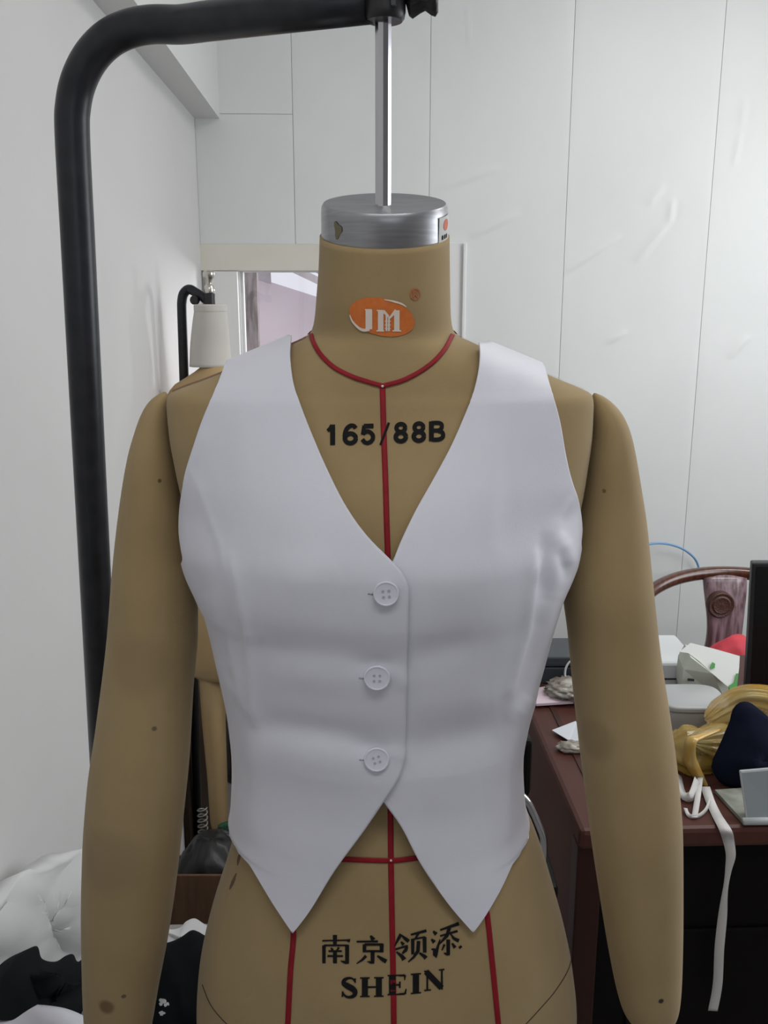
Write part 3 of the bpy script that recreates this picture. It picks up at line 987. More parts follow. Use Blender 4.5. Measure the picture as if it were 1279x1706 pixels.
cl_o = lathe('clamp', [(0.0085, 0.0), (0.0135, 0.0), (0.0152, 0.002), (0.0160, 0.006), (0.0160, 0.050), (0.0150, 0.054), (0.007, 0.054)], M['black_plastic'], stand, Matrix.Translation((rodx + 0.001, rod_b.y, zc)), 40)
kx = at_depth(664, 20, rod_b.y)
kv, kf = [], []
prof = [(0.003, 0.0), (0.009, 0.0015), (0.0105, 0.004), (0.0085, 0.010), (0.0075, 0.014), (0.010, 0.018), (0.011, 0.021), (0.009, 0.0235), (0.002, 0.0245)]
km = frame_mtx((rodx + 0.0165, rod_b.y, zc + 0.016), (1, 0, 0.12))
seg = 40
for (r, z) in prof:
    for k in range(seg):
        a = 2 * PI * k / seg
        rr = r * (1 + (0.22 * math.cos(4 * a) if z > 0.001 else 0))
        kv.append(km @ Vector((rr * 1.15 * math.cos(a), rr * 1.15 * math.sin(a), z)))
kf = grid_faces(len(prof), seg, True) + [tuple(range(seg)), tuple(range((len(prof) - 1) * seg, len(prof) * seg))]
obj('clamp_knob', kv, kf, M['black_plastic'], stand)
box('clamp_slot', (rodx + 0.0075, rod_b.y - 0.0155, zc + 0.03), (0.004, 0.003, 0.048), M['dark_grey'], stand, bevel=0.0006)
for (dx, dy) in ((0.38, 0.0), (-0.1, 0.0), (0.0, 0.22), (0.0, -0.22)):
    tube('base_leg', [base + Vector((0, 0, -0.025)), Vector((base.x + dx, base.y + dy, 0.018))], 0.015, M['black_paint'], stand, 14)

# ================================================================== THE VEST
vrows = []
for r_ in rows:
    vrows.append(r_)
VS = {840: (301, 966), 890: (298, 968), 930: (306, 960), 985: (329, 937), 1010: (341, 929), 1080: (360, 910), 1150: (376, 890), 1200: (384, 878), 1250: (389, 870), 1330: (392, 869), 1400: (397, 872)}
tfd, tn = lerp_fn([r[0] for r in rows], [r[3] for r in rows]), lerp_fn([r[0] for r in rows], [r[5] for r in rows])
vz, vc, vh = [], [], []
for r_ in rows:
    y = r_[0]
    if y < 820 or y > 1430:
        if y < 550 or y > 1600:
            continue
        z = zrow(y)
        vz.append(z + 0.0045 * min(1, max(0, (700 - y) / 60))); vc.append(T_cx(z)); vh.append(T_hw(z) + (0.0045 if y < 820 else 0.006))
for y, (L, Rr) in VS.items():
    fd = tfd(y) + 0.008; n = tn(y)
    a, b = half_width(L, y, fd, n), half_width(Rr, y, fd, n)
    z = zrow(y)
    hw_ = max((b - a) / 2, T_hw(z) + 0.003)
    vz.append(z); vc.append((a + b) / 2); vh.append(hw_)
o_ = np.argsort(vz)
V_cx = pchip(np.array(vz)[o_], np.array(vc)[o_])
V_hw = pchip(np.array(vz)[o_], np.array(vh)[o_])
ZV0, ZV1 = min(vz), max(vz)
# front ease: the cloth spans from bust to hem rather than hugging the waist
e_fn = lerp_fn([zrow(y) for y in (1600, 1500, 1400, 1300, 1200, 1080, 980, 900, 800, 700, 600, 550)], [0.0055, 0.006, 0.0075, 0.012, 0.015, 0.013, 0.010, 0.008, 0.0065, 0.0055, 0.005, 0.005])


ZK0, ZK1 = zrow(760), zrow(600)


def v_fd(z):
    k = min(1, max(0, (z - ZK0) / (ZK1 - ZK0)))
    return T_fd(z - 0.0045 * k * k * (3 - 2 * k)) + e_fn(z)


def v_bd(z):
    return T_bd(z) + 0.006


def vest_bust(x, z):
    h = 0
    for p in ZB:
        h += 0.016 * math.exp(-((x - p.x) / 0.056) ** 2 - ((z - p.z) / (0.075 if z < p.z else 0.080)) ** 2)
    m = (ZB[0].x + ZB[1].x) / 2
    h += 0.006 * math.exp(-((x - m) / 0.03) ** 2 - ((z - ZB[0].z) / 0.06) ** 2)
    return h


def vest_pt(ph, z, lift=0.0):
    n = T_n(z)
    s, c = math.sin(ph), math.cos(ph)
    x = V_cx(z) + V_hw(z) * math.copysign(abs(s) ** (2 / n), s)
    if c >= 0:
        y = D0 - v_fd(z) * abs(c) ** (2 / n) - vest_bust(x, z) * min(1, c * 2.5)
    else:
        y = D0 + v_bd(z) * abs(c) ** (2 / n)
    return Vector((x, y - lift * max(c, 0), z))


# map photograph outline -> (angle, height) on the garment
gz = np.linspace(ZV0, ZV1, 260)
gp = np.linspace(-PI / 2, PI / 2, 181)
gv = [vest_pt(p, z) for z in gz for p in gp]
gf = grid_faces(len(gz), len(gp))
GB = BVHTree.FromPolygons([tuple(v) for v in gv], gf)


def vest_uv(px, py):
    d = ray(px, py).normalized()
    loc, nor, idx, dist = GB.ray_cast(CAMP, d)
    if loc is None:
        loc, nor, idx, dist = GB.find_nearest(at_depth(px, py, D0 - 0.02))
    z = loc.z
    n = T_n(z)
    q = (loc.x - V_cx(z)) / V_hw(z)
    q = max(-1, min(1, q))
    return math.copysign(math.asin(abs(q) ** (n / 2)), q), z


def curve_phi(px_pts, n=8):
    """densified outline as a function height -> angle (outline runs downwards)"""
    pts = smooth_path([(x, y, 0) for x, y in px_pts], n)
    uv = [vest_uv(p.x, p.y) for p in pts]
    uv.sort(key=lambda t: t[1])
    zz = np.array([t[1] for t in uv]); pp = np.array([t[0] for t in uv])
    return zz, pp


def seg_px(pts):
    return [(Vector((a, b)), Vector((c, d)), w, h, asym) for (a, b, c, d, w, h, asym) in pts]


FOLDS = seg_px([  # x0 y0 x1 y1 width(px) height(m) asymmetry
    (430, 1075, 640, 1092, 34, -0.0026, 0), (440, 1120, 600, 1135, 30, 0.0012, 0), (440, 1205, 640, 1232, 24, -0.0030, 0), (430, 1250, 610, 1275, 34, 0.0016, 0),
    (690, 1092, 790, 1068, 30, -0.0024, 0), (680, 1250, 830, 1215, 34, -0.0034, 0), (690, 1160, 810, 1150, 40, 0.0016, 0), (700, 1330, 800, 1320, 40, 0.001, 0),
    (600, 1105, 650, 1100, 14, -0.0016, 0), (600, 1240, 650, 1243, 13, -0.0016, 0), (655, 1115, 675, 1140, 12, 0.0010, 0), (650, 1240, 672, 1260, 12, 0.0012, 0),
    (395, 930, 420, 1060, 14, 0.0034, 1), (420, 1060, 432, 1200, 12, 0.0040, 1), (432, 1200, 425, 1390, 16, 0.0012, 0),
    (330, 960, 375, 1090, 16, -0.0026, 0), (350, 1000, 410, 1160, 12, 0.0022, 0), (372, 1060, 398, 1180, 10, -0.0020, 0), (385, 1140, 420, 1190, 12, 0.002, 0), (395, 1180, 410, 1330, 14, -0.0014, 0),
    (893, 930, 878, 1050, 12, 0.0034, 1), (878, 1050, 850, 1150, 12, 0.0034, 1), (850, 1150, 845, 1390, 12, 0.0016, 0), (905, 900, 900, 990, 12, -0.0022, 0), (925, 880, 920, 985, 14, 0.0022, 0),
    (900, 1050, 868, 1170, 16, -0.0030, 0), (920, 1000, 895, 1080, 14, 0.002, 0), (860, 1190, 880, 1160, 14, 0.0026, 0), (936, 900, 950, 940, 12, 0.0018, 0), (925, 915, 938, 955, 11, -0.0018, 0), (855, 1250, 862, 1390, 14, -0.001, 0),
    (480, 980, 560, 930, 40, 0.0012, 0), (820, 620, 812, 900, 22, 0.0010, 0), (850, 640, 838, 900, 20, -0.0008, 0), (410, 640, 404, 800, 22, 0.0008, 0), (345, 720, 315, 800, 8, 0.0008, 0), (330, 790, 372, 900, 10, 0.0012, 1), (372, 900, 395, 1000, 10, 0.0012, 1),
    (955, 830, 915, 890, 10, 0.0012, 1), (915, 890, 893, 960, 10, 0.0012, 1), (720, 985, 820, 960, 40, 0.001, 0)])
BASTE = []


def folds(p):
    x, y = to_px(p)
    P = Vector((x, y))
    h = 0.0
    for (a, b, w, amp, asym) in FOLDS:
        d = b - a
        t = (P - a).dot(d) / d.dot(d)
        tc = max(0, min(1, t))
        off = P - (a + d * tc)
        s = off.length
        if s > 3 * w:
            continue
        env = 1 - (2 * tc - 1) ** 4 * 0.5
        val = amp * env * math.exp(-(s / w) ** 2)
        if asym:
            sd = (d.x * off.y - d.y * off.x) / d.length
            val *= 0.25 + 0.75 / (1 + math.exp(-max(-20, min(20, sd / (0.22 * w)))))
        h += val
    q = p * 14
    h += 0.0009 * noise.noise(Vector((q.x, q.y, q.z * 0.8 + 3)))
    return h


def build_panel(name, inner_px, armhole_px, hem_px, sign, lift, parent, nc=110):
    iz, ip = curve_phi(inner_px)
    az, ap = curve_phi(armhole_px)
    hz, hp = curve_phi(hem_px)
    ztip = min(iz.min(), hz.min()); ztop_ = max(iz.max(), az.max())
    zsh = az.max()                       # outer end of the shoulder seam
    zarm = az.min()
    zhem = hz.max()
    seam = sign * R(93)
    nz = 240
    v = []
    zlist = np.linspace(ztip, ztop_, nz)
    for z in zlist:
        inner = float(np.interp(z, iz, ip))
        if z > zsh:
            outer = sign * PI / 2
        elif z > zarm:
            outer = float(np.interp(z, az, ap))
            k = max(0, min(1, (zarm + 0.028 - z) / 0.028))
            outer += (seam - outer) * k * k * (3 - 2 * k)
        elif z > zhem:
            outer = seam
        else:
            outer = float(np.interp(z, hz, hp))
            k = max(0, 1 - (zhem - z) / 0.006)
            outer = outer + (seam - outer) * k
        if sign < 0:
            inner = max(inner, outer)
        else:
            inner = min(inner, outer)
        for j in range(nc):
            t = j / (nc - 1)
            ph = outer + (inner - outer) * t
            p = vest_pt(ph, z)
            c = max(math.cos(ph), 0.0)
            dn = Vector((math.sin(ph) * 0.9, -math.cos(ph), 0)).normalized()
            h = folds(p) if abs(ph) < R(86) else 0
            wc = math.exp(-((to_px(p)[0] - 655) / 90) ** 4)
            v.append(p + dn * (max(h, -0.004) + lift * (0.25 + 0.75 * wc)))
    return v, grid_faces(nz, nc), (zsh, zarm, zhem)


vest = thing('vest', 'white sleeveless button-up vest worn by the dress form', 'vest', (0, D0, zrow(1400)))
inL = [(488, 561), (486, 580), (486, 600), (491, 640), (505, 683), (522, 727), (545, 780), (575, 838), (610, 888), (655, 935), (671, 955), (679.5, 978), (679, 1020), (677, 1090), (675, 1170), (674, 1240), (671, 1268), (661, 1295), (638, 1331), (605, 1381), (560, 1446), (518, 1515), (490, 1552)]
arL = [(383, 598), (363, 645), (341, 695), (326, 742), (313, 790), (305, 835), (302, 870), (303, 900), (311, 940), (328, 985)]
heL = [(395, 1401), (420, 1441), (455, 1501), (488, 1551)]
inR = [(797, 572), (798, 590), (795, 620), (787, 655), (772, 695), (750, 745), (722, 797), (692, 850), (668, 900), (652, 938), (632, 965), (622, 1000), (618, 1100), (617, 1200), (617, 1280), (625, 1310), (638, 1333), (668, 1376), (700, 1438), (745, 1504), (786, 1552)]
arR = [(904, 607), (916, 650), (930, 700), (940, 755), (949, 795), (961, 835), (966, 870), (966, 895), (958, 930), (937, 968)]
heR = [(871, 1402), (862, 1416), (835, 1476), (808, 1523), (788, 1551)]
v, f, infoL = build_panel('front_panel', inL, arL, heL, -1, 0.0042, vest)
pl_o = obj('front_panel', v, f, M['vest'], vest, solid=0.0013, solid_off=1)
pl_o['label'] = 'front panel that overlaps and carries the buttons'
LV = BVHTree.FromPolygons([tuple(p) for p in v], f)
leftv = v
v, f, infoR = build_panel('front_panel', inR, arR, heR, 1, 0.0008, vest)
obj('front_panel', v, f, M['vest'], vest, solid=0.0013, solid_off=1)['label'] = 'front panel lying underneath'
RV = BVHTree.FromPolygons([tuple(p) for p in v], f)
# back of the vest: side seam to side seam, armholes cut, neckline scooped
bv, nb = [], 120
zb = np.linspace(infoL[2], zrow(562), 150)
zsL, zaL = infoL[0], infoL[1]; zsR, zaR = infoR[0], infoR[1]


def arm_back(z, zs_, za_):
    if z >= zs_:
        return R(90)
    if z <= za_:
        return R(93)
    t = (z - za_) / (zs_ - za_)
    return R(93) + R(42) * min(1, (1 - t) / 0.02) ** 0.5 * math.sin(PI / 2 * min(1, t / 0.8)) ** 0.8


# two straps and the body are separate strips of the same back panel
bf = []
neck_zb = zrow(600)
for side in (-1, 1):
    k0 = len(bv)
    zs_, za_ = (zsL, zaL) if side < 0 else (zsR, zaR)
    iz_top = zrow(561) if side < 0 else zrow(572)
    zz_ = np.linspace(infoL[2], iz_top, 150)
    for z in zz_:
        a = arm_back(z, zs_, za_)
        b = PI
        if z > neck_zb:
            b = PI - (PI - R(91)) * ((z - neck_zb) / (iz_top - neck_zb)) ** 0.5
        b = max(b, a)
        for j in range(60):
            ph = side * (a + (b - a) * j / 59)
            bv.append(vest_pt(ph, z) + Vector((0, 0.0008 * (1 + noise.noise(Vector((ph * 3, z * 12, 2)))), 0)))
    bf += grid_faces(150, 60, False, k0)
obj('back_panel', bv, bf, M['vest'], vest, solid=0.0013, solid_off=1)

# buttons
for (bx, by, br, rot_) in ((643, 987, 22, 0.1), (628, 1127, 22, 0.0), (627, 1263.5, 20.5, 0.3)):
    p, n = hit(bx, by, LV, 0.0018)
    n = (n + Vector((0, -1.2, 0.1))).normalized()
    rr = br / FPX * (p - CAMP).length * 0.985
    bm_ = frame_mtx(p, n)
    bo = lathe('button', [(0.0005, 0.0), (rr * 0.93, 0.0), (rr, 0.0008), (rr, 0.0014), (rr * 0.96, 0.0019), (rr * 0.89, 0.0020), (rr * 0.85, 0.0017), (rr * 0.80, 0.0016), (rr * 0.3, 0.0015), (0.0003, 0.0015)], M['button'], vest, bm_, 48)
    for k in range(4):
        a = rot_ + PI / 4 + k * PI / 2
        hm = bm_ @ Matrix.Translation((0.0031 * math.cos(a), 0.0031 * math.sin(a), 0.0014))
        lathe('button_hole', [(0.0002, 0.0), (0.0009, 0.0), (0.0011, 0.00045), (0.0006, 0.0005), (0.0001, 0.0003)], M['button_hole'], bo, hm, 12)
    ribbon_on('buttonhole_stitch', [(bx - br - 8, by + 1), (bx - br + 1, by + 2)], 2.2, M['thread'] if by < 1000 else M['button_hole'], vest, 0.0016, 6, LV)

# ================================================================== REAR DRESS FORM AND ITS STAND
RD = 2.08
rc = at_depth(352, 600, RD)
rform = thing('dress_form', 'beige dress form with pale neck cover hanging far behind by the window', 'dress form', (rc.x, RD, 0.2))


def stack(name, table, material, parent, n=2.2, seg=40, sub=6):
    """table rows: (z, cx, cy, hw, hd)"""
    zz = [t[0] for t in table]
    fs = [pchip(zz[::-1] if zz[0] > zz[-1] else zz, [t[k] for t in (table[::-1] if zz[0] > zz[-1] else table)]) for k in (1, 2, 3, 4)]
    lo_, hi_ = min(zz), max(zz)
    nn = sub * (len(table) - 1) + 1
    v = []
    for i in range(nn):
        z = lo_ + (hi_ - lo_) * i / (nn - 1)
        cx, cy, hw, hd = [g(z) for g in fs]
        for k in range(seg):
            a = 2 * PI * k / seg
            s, c = math.sin(a), math.cos(a)
            v.append(Vector((cx + hw * math.copysign(abs(s) ** (2 / n), s), cy - hd * math.copysign(abs(c) ** (2 / n), c), z)))
    f = grid_faces(nn, seg, True)
    f.append(tuple(range(seg))); f.append(tuple(range((nn - 1) * seg, nn * seg)))
    return obj(name, v, f, material, parent)


def pz(y, d=RD):
    return at_depth(640, y, d).z


def pxx(px, y, d=RD):
    return at_depth(px, y, d).x


cxr = rc.x
S_SH = pz(612)
tb = [(S_SH + 0.004, cxr, RD, 0.045, 0.045), (S_SH - 0.012, cxr, RD, 0.075, 0.058), (S_SH - 0.045, cxr, RD, 0.145, 0.068), (S_SH - 0.075, cxr, RD, 0.165, 0.080), (S_SH - 0.2, cxr, RD - 0.01, 0.155, 0.105), (S_SH - 0.38, cxr, RD, 0.115, 0.085), (S_SH - 0.55, cxr, RD, 0.150, 0.105), (S_SH - 0.62, cxr, RD, 0.160, 0.11), (S_SH - 0.70, cxr, RD, 0.155, 0.10), (S_SH - 0.74, cxr, RD, 0.13, 0.08)]
tb = [(a, b_ + 0.012, c, w_ * 0.72, d_) for (a, b_, c, w_, d_) in tb]
stack('torso', tb, M['dummy'], rform)
nb_ = [(pz(516), pxx(352, 516), RD - 0.01, 0.036, 0.036), (pz(540), pxx(351, 540), RD - 0.006, 0.040, 0.04), (pz(580), pxx(350, 580), RD, 0.045, 0.044), (pz(610), pxx(351, 610), RD, 0.048, 0.048)]
stack('neck_cover', nb_, M['neck_cloth'], rform, 2.0)['label'] = 'pale cover around the neck'
lathe('neck_cap', [(0.037, 0.0), (0.037, 0.012), (0.034, 0.015), (0.001, 0.015)], M['neck_cloth'], rform, Matrix.Translation((pxx(352, 516), RD - 0.01, pz(516) - 0.003)), 32)
for (t0, b0, w0, w1, mm, dd) in (((350, 1000), (365, 1382), 0.040, 0.022, 'dummy', RD - 0.03), ((430, 1000), (428, 1382), 0.040, 0.022, 'dummy', RD - 0.03)):
    tbl = [(pz(985, dd), pxx(t0[0], 985, dd), dd, w0 * 1.25, w0 * 1.3), (pz(1060, dd), pxx(t0[0], 1060, dd), dd, w0, w0 * 1.1), (pz(1130, dd), pxx(t0[0] + 4, 1130, dd), dd, w0 * 0.82, w0 * 0.9), (pz(1200, dd), pxx(t0[0] + 6, 1200, dd), dd, w0 * 0.72, w0 * 0.85),
           (pz(1300, dd), pxx(b0[0] - 3, 1300, dd), dd, w1 * 1.12, w1 * 1.1), (pz(1370, dd), pxx(b0[0], 1370, dd), dd, w1, w1), (pz(1382, dd), pxx(b0[0], 1382, dd), dd, w1 * 0.8, w1 * 0.8)]
    stack('leg', tbl, M[mm], rform, 2.0, 28)
tbl = [(pz(990, 2.2), pxx(392, 990, 2.2), 2.2, 0.035, 0.04), (pz(1150, 2.2), pxx(392, 1150, 2.2), 2.2, 0.038, 0.04), (pz(1330, 2.2), pxx(388, 1330, 2.2), 2.2, 0.036, 0.03), (pz(1395, 2.2), pxx(388, 1395, 2.2), 2.2, 0.030, 0.03)]

rst = thing('dress_form_stand', 'small black stand with a silver finial behind, holding the rear dress form', 'stand', (pxx(316, 1000), RD + 0.02, 0))
pb = at_depth(303, 520, RD + 0.02); pb2 = at_depth(326, 1250, RD + 0.02)
dr = (pb2 - pb) / (pb.z - pb2.z)
fl = pb + dr * (pb.z - 0.1)
pth = [pb + (fl - pb) * 0.03, pb] + [at_depth(303, 502, RD + 0.02), at_depth(306, 489, RD + 0.02), at_depth(315, 482, RD + 0.02), at_depth(327, 488, RD + 0.01), at_depth(339, 496, RD), at_depth(350, 504, RD - 0.01)]
tube('tube_frame', [fl] + smooth_path(pth, 6), 0.0108, M['black_paint'], rst, 18)
cpos = at_depth(350, 514, RD - 0.01)
zf = at_depth(349, 489, RD - 0.01).z
lathe('clamp', [(0.008, 0.0), (0.0125, 0.0), (0.0125, zf - cpos.z), (0.008, zf - cpos.z)], M['black_plastic'], rst, Matrix.Translation(cpos), 24)
fin = [(a_ * 1.05, b_ * 1.15) for a_, b_ in [(0.006, 0.0), (0.010, 0.001), (0.0115, 0.006), (0.010, 0.014), (0.006, 0.018), (0.0065, 0.024), (0.010, 0.029), (0.0125, 0.033), (0.0125, 0.039), (0.009, 0.043), (0.001, 0.044)]]
lathe('finial', fin, mat('nickel', (0.62, 0.60, 0.54), 0.25, 1.0), rst, Matrix.Translation((cpos.x, cpos.y, zf)), 24)
kp = at_depth(327, 500, RD)
lathe('clamp_knob', [(0.004, 0.0), (0.010, 0.002), (0.010, 0.012), (0.003, 0.014)], M['black_plastic'], rst, frame_mtx(kp, (-0.3, -1, 0.0)), 16)
for k in range(5):
    a = 2 * PI * k / 5 + 0.4
    tube('base_leg', [fl + Vector((0, 0, 0.0)), Vector((fl.x + 0.02 + 0.20 * math.cos(a) * (0.5 if math.cos(a) < 0 else 1), fl.y + 0.22 * math.sin(a), 0.03))], [0.02, 0.014], M['black_paint'], rst, 12)
spr = []
sc0 = at_depth(339, 1425, RD - 0.12); sc1 = at_depth(337, 1345, RD - 0.12)
for i in range(200):
    t = i / 199
    a = t * 2 * PI * 9
    c = sc0.lerp(sc1, t)
    spr.append(c + Vector((0.011 * math.cos(a), 0.011 * math.sin(a), 0)))
tube('spring', spr, 0.0022, mat('dull_spring_steel', (0.30, 0.29, 0.26), 0.4, 0.8), rst, 6)
gp_ = at_depth(376, 1385, RD - 0.1)

# ================================================================== DESK AND THE THINGS ON IT
ZD = 0.76
c_fl = at_z(966, 1384, ZD); c_bl = at_z(880, 1168, ZD)


def lat(p):
    return p.x * math.cos(TH) - p.y * math.sin(TH), p.x * math.sin(TH) + p.y * math.cos(TH)


ll, df = lat(c_fl)
l2, db = lat(c_bl)
ll = min(ll, l2) - 0.0
DBK = 1.90
desk = thing('desk', 'dark mahogany office desk covered with clutter', 'desk', RM(ll + 0.6, (df + DBK) / 2, 0))
rbox('desk_top', ll, ll + 1.35, df, DBK, ZD - 0.035, ZD, M['mahogany'], desk, 0.008)
rbox('edge_moulding', ll + 0.045, ll + 0.055, df + 0.02, DBK - 0.02, ZD, ZD + 0.0025, M['mahogany_dark'], desk)
rbox('side_panel', ll + 0.012, ll + 0.042, df + 0.03, DBK - 0.02, 0.02, ZD - 0.035, M['mahogany'], desk, 0.002)
rbox('front_panel', ll + 0.042, ll + 1.30, df + 0.03, df + 0.05, 0.02, ZD - 0.035, M['ebony'], desk)
rbox('side_panel', ll + 1.30, ll + 1.33, df + 0.03, DBK - 0.02, 0.02, ZD - 0.035, M['mahogany_dark'], desk)
for k, z0 in enumerate((0.14, 0.36)):
    rbox('drawer_front', ll + 0.10, ll + 0.50, df + 0.024, df + 0.031, z0, z0 + 0.20, M['ebony'], desk, 0.003)
rbox('corner_post', ll + 0.002, ll + 0.042, df + 0.012, df + 0.05, 0.0, ZD - 0.035, M['mahogany_dark'], desk, 0.003)


def cloth(name, c, rx, ry, h, seed, material, nx=44, ny=36, fold=0.03, freq=9.0, rot=0.0, power=2.2, drop=0.0, parent=None, solid=0.003):
    v = []
    cr_, sr_ = math.cos(rot), math.sin(rot)
    for i in range(ny):
        for j in range(nx):
            u = -1 + 2 * j / (nx - 1); w = -1 + 2 * i / (ny - 1)
            # square -> disc
            x = u * math.sqrt(1 - w * w / 2); y = w * math.sqrt(1 - u * u / 2)
            rr = min(1, math.hypot(x, y))
            ed = 1 + 0.16 * noise.noise(Vector((math.atan2(y, x) * 1.6, seed, 0.3))) * rr
            q = Vector((x * freq * 0.35 + seed, y * freq * 0.35, seed * 1.7))
            base_ = (1 - rr ** power)
            rid = abs(noise.noise(q * 1.3)) * 1.4 + 0.5 * abs(noise.noise(q * 2.9 + Vector((3, 1, 2))))
            z = h * base_ + fold * (rid - 0.35) * (0.35 + base_) + 0.002
            X, Y = x * rx * ed, y * ry * ed
            v.append(Vector((c[0] + X * cr_ - Y * sr_, c[1] + X * sr_ + Y * cr_, c[2] + max(z, 0.001 + 0.002 * rr) - drop * rr ** 4)))
    o = obj(name, v, grid_faces(ny, nx), material, parent, solid=solid, solid_off=1)
    ss = o.modifiers.new('subsurf', 'SUBSURF'); ss.levels = 1; ss.render_levels = 1
    return o


def on_desk(px, py):
    return at_z(px, py, ZD)


# monitor at the right edge
mp = on_desk(1262, 1160)
mon = thing('monitor', 'black flat monitor at the right edge of the desk', 'monitor', mp)
MY = mp.y
ml = at_depth(1246, 933, MY); mb = at_depth(1234, 1150, MY)
mw = 0.46
mv = []
for yy in (0, 0.022):
    for (x, z) in ((ml.x, ml.z), (ml.x + mw, ml.z), (mb.x + mw, mb.z), (mb.x, mb.z)):
        mv.append(Vector((x + yy * 0.2, MY - 0.02 + yy, z)))
obj('casing', mv, [(0, 1, 2, 3), (7, 6, 5, 4), (0, 4, 5, 1), (1, 5, 6, 2), (2, 6, 7, 3), (3, 7, 4, 0)], M['black_plastic'], mon, smooth=False, bevel=0.003)
sv = [Vector((ml.x + 0.008, MY - 0.0205, ml.z - 0.008)), Vector((ml.x + mw - 0.008, MY - 0.0205, ml.z - 0.008)), Vector((mb.x + mw - 0.008, MY - 0.0205, mb.z + 0.016)), Vector((mb.x + 0.010, MY - 0.0205, mb.z + 0.016))]
obj('screen', sv, [(0, 1, 2, 3)], M['screen'], mon, smooth=False, solid=0.001)
box('stand_neck', (mb.x + mw / 2, MY + 0.02, (mb.z + ZD) / 2 + 0.02), (0.05, 0.02, mb.z - ZD + 0.06), M['black_plastic'], mon)
box('stand_foot', (mb.x + mw / 2, MY + 0.02, ZD + 0.006), (0.22, 0.14, 0.011), M['black_plastic'], mon, bevel=0.003)

# chair behind the desk
CHY = 2.36
def cpx(x, y, d=CHY):
    return at_depth(x, y, d)


ctop = cpx(1205, 948, CHY)
chair = thing('armchair', 'rosewood horseshoe-back armchair with carved splat behind the desk', 'chair', (ctop.x, CHY - 0.2, 0))
bow = []
for k in range(25):
    a = R(-115 + 230 * k / 24)
    hx = 0.31 * math.sin(a); hy = -0.26 + 0.26 * math.cos(a)
    hz = ctop.z - 0.010 - 0.20 * (1 - math.cos(a)) ** 1.15 * 0.62
    bow.append(Vector((ctop.x + hx, CHY + hy, hz)))
tube('bow_rail', smooth_path(bow, 3), 0.0175, M['rosewood'], chair, 16)
sw = []
zsb = 0.50
for i in range(15):
    t = i / 14
    z = zsb + (ctop.z - 0.012 - zsb) * t
    yb = CHY - 0.01 - 0.035 * math.sin(PI * t) + 0.0
    w_ = 0.052 + 0.006 * math.cos(2 * PI * t)
    for s in (-1, -0.5, 0, 0.5, 1):
        sw.append(Vector((ctop.x + s * w_, yb, z)))
spl = obj('splat', sw, grid_faces(15, 5), M['splat'], chair, solid=0.014, solid_off=0)
mc = cpx(1203, 1010, CHY - 0.06)
lathe('medallion', [(0.036, -0.014), (0.036, 0.004), (0.033, 0.008), (0.026, 0.006), (0.022, 0.009), (0.012, 0.006), (0.001, 0.009)], M['carving'], chair, frame_mtx((mc.x, CHY - 0.048, mc.z), (0, -1, 0)), 28)
SZ = 0.48
box('seat', (ctop.x, CHY - 0.22, SZ), (0.56, 0.42, 0.035), M['rosewood'], chair, bevel=0.008)
for s in (-1, 1):
    tube('leg', [(ctop.x + s * 0.25, CHY - 0.41, 0), (ctop.x + s * 0.25, CHY - 0.41, SZ)], 0.017, M['rosewood'], chair, 12)
    tube('leg', [(ctop.x + s * 0.25, CHY - 0.06, 0), (ctop.x + s * 0.25, CHY - 0.06, SZ)], 0.017, M['rosewood'], chair, 12)
    a = R(72 * s)
    tp = Vector((ctop.x + 0.31 * math.sin(a), CHY - 0.26 + 0.26 * math.cos(a), ctop.z - 0.010 - 0.124 * (1 - math.cos(a)) ** 1.15))
    tube('back_post', [tp, (ctop.x + s * 0.25, CHY - 0.06, SZ)], 0.013, M['rosewood'], chair, 10)
    a = R(112 * s)
    tp = Vector((ctop.x + 0.31 * math.sin(a), CHY - 0.26 + 0.26 * math.cos(a), ctop.z - 0.010 - 0.124 * (1 - math.cos(a)) ** 1.15))
    tube('arm_post', [tp, (ctop.x + s * 0.25, CHY - 0.40, SZ)], 0.013, M['rosewood'], chair, 10)

# coral cloth bundle on the chair arm side, behind the packet
rdp = at_depth(1215, 1090, 2.12)
coral_z0 = SZ + 0.0175
cb_ = stack('coral_bag', [(coral_z0, rdp.x + 0.01, 2.12, 0.10, 0.07), (coral_z0 + 0.06, rdp.x + 0.01, 2.12, 0.115, 0.085), (rdp.z - 0.03, rdp.x + 0.015, 2.12, 0.085, 0.07), (rdp.z + 0.012, rdp.x + 0.018, 2.12, 0.065, 0.05), (rdp.z + 0.045, rdp.x + 0.02, 2.12, 0.022, 0.015)], M['coral'], None, 2.0, 40, 8)
for vv in cb_.data.vertices:
    vv.co += Vector((1, 1, 0.2)) * 0.010 * noise.noise(vv.co * 22)
tag(cb_, 'coral red bundle standing on the armchair seat', 'bag')

# packet of paper with green print
pk = on_desk(1186, 1185)
packet = thing('paper_packet', 'white paper packet with green print, its flap folded open', 'packet', pk)
PY = pk.y
ptl = lambda x, y, d=0.0: at_depth(x, y, PY + d)
front = [(1134, 1150, 0), (1138, 1115, 0), (1150, 1095, 0), (1186, 1122, -0.01), (1213, 1138, 0), (1214, 1178, 0), (1186, 1188, 0), (1138, 1172, 0)]
fv = [ptl(*p) for p in front]
bvv = [p + Vector((0.012, 0.07, 0.0)) for p in fv]
n_ = len(fv)
obj('body', fv + bvv, [tuple(range(n_)), tuple(range(2 * n_ - 1, n_ - 1, -1))] + [(i, (i + 1) % n_, n_ + (i + 1) % n_, n_ + i) for i in range(n_)], M['paper_shade'], packet, smooth=False)
fl_ = [(1131, 1086, -0.018), (1150, 1071, 0.02), (1190, 1081, 0.035), (1232, 1093, 0.03), (1231, 1112, -0.01), (1227, 1146, -0.012), (1214, 1146, -0.012), (1186, 1122, -0.018), (1165, 1102, -0.02), (1146, 1088, -0.02)]
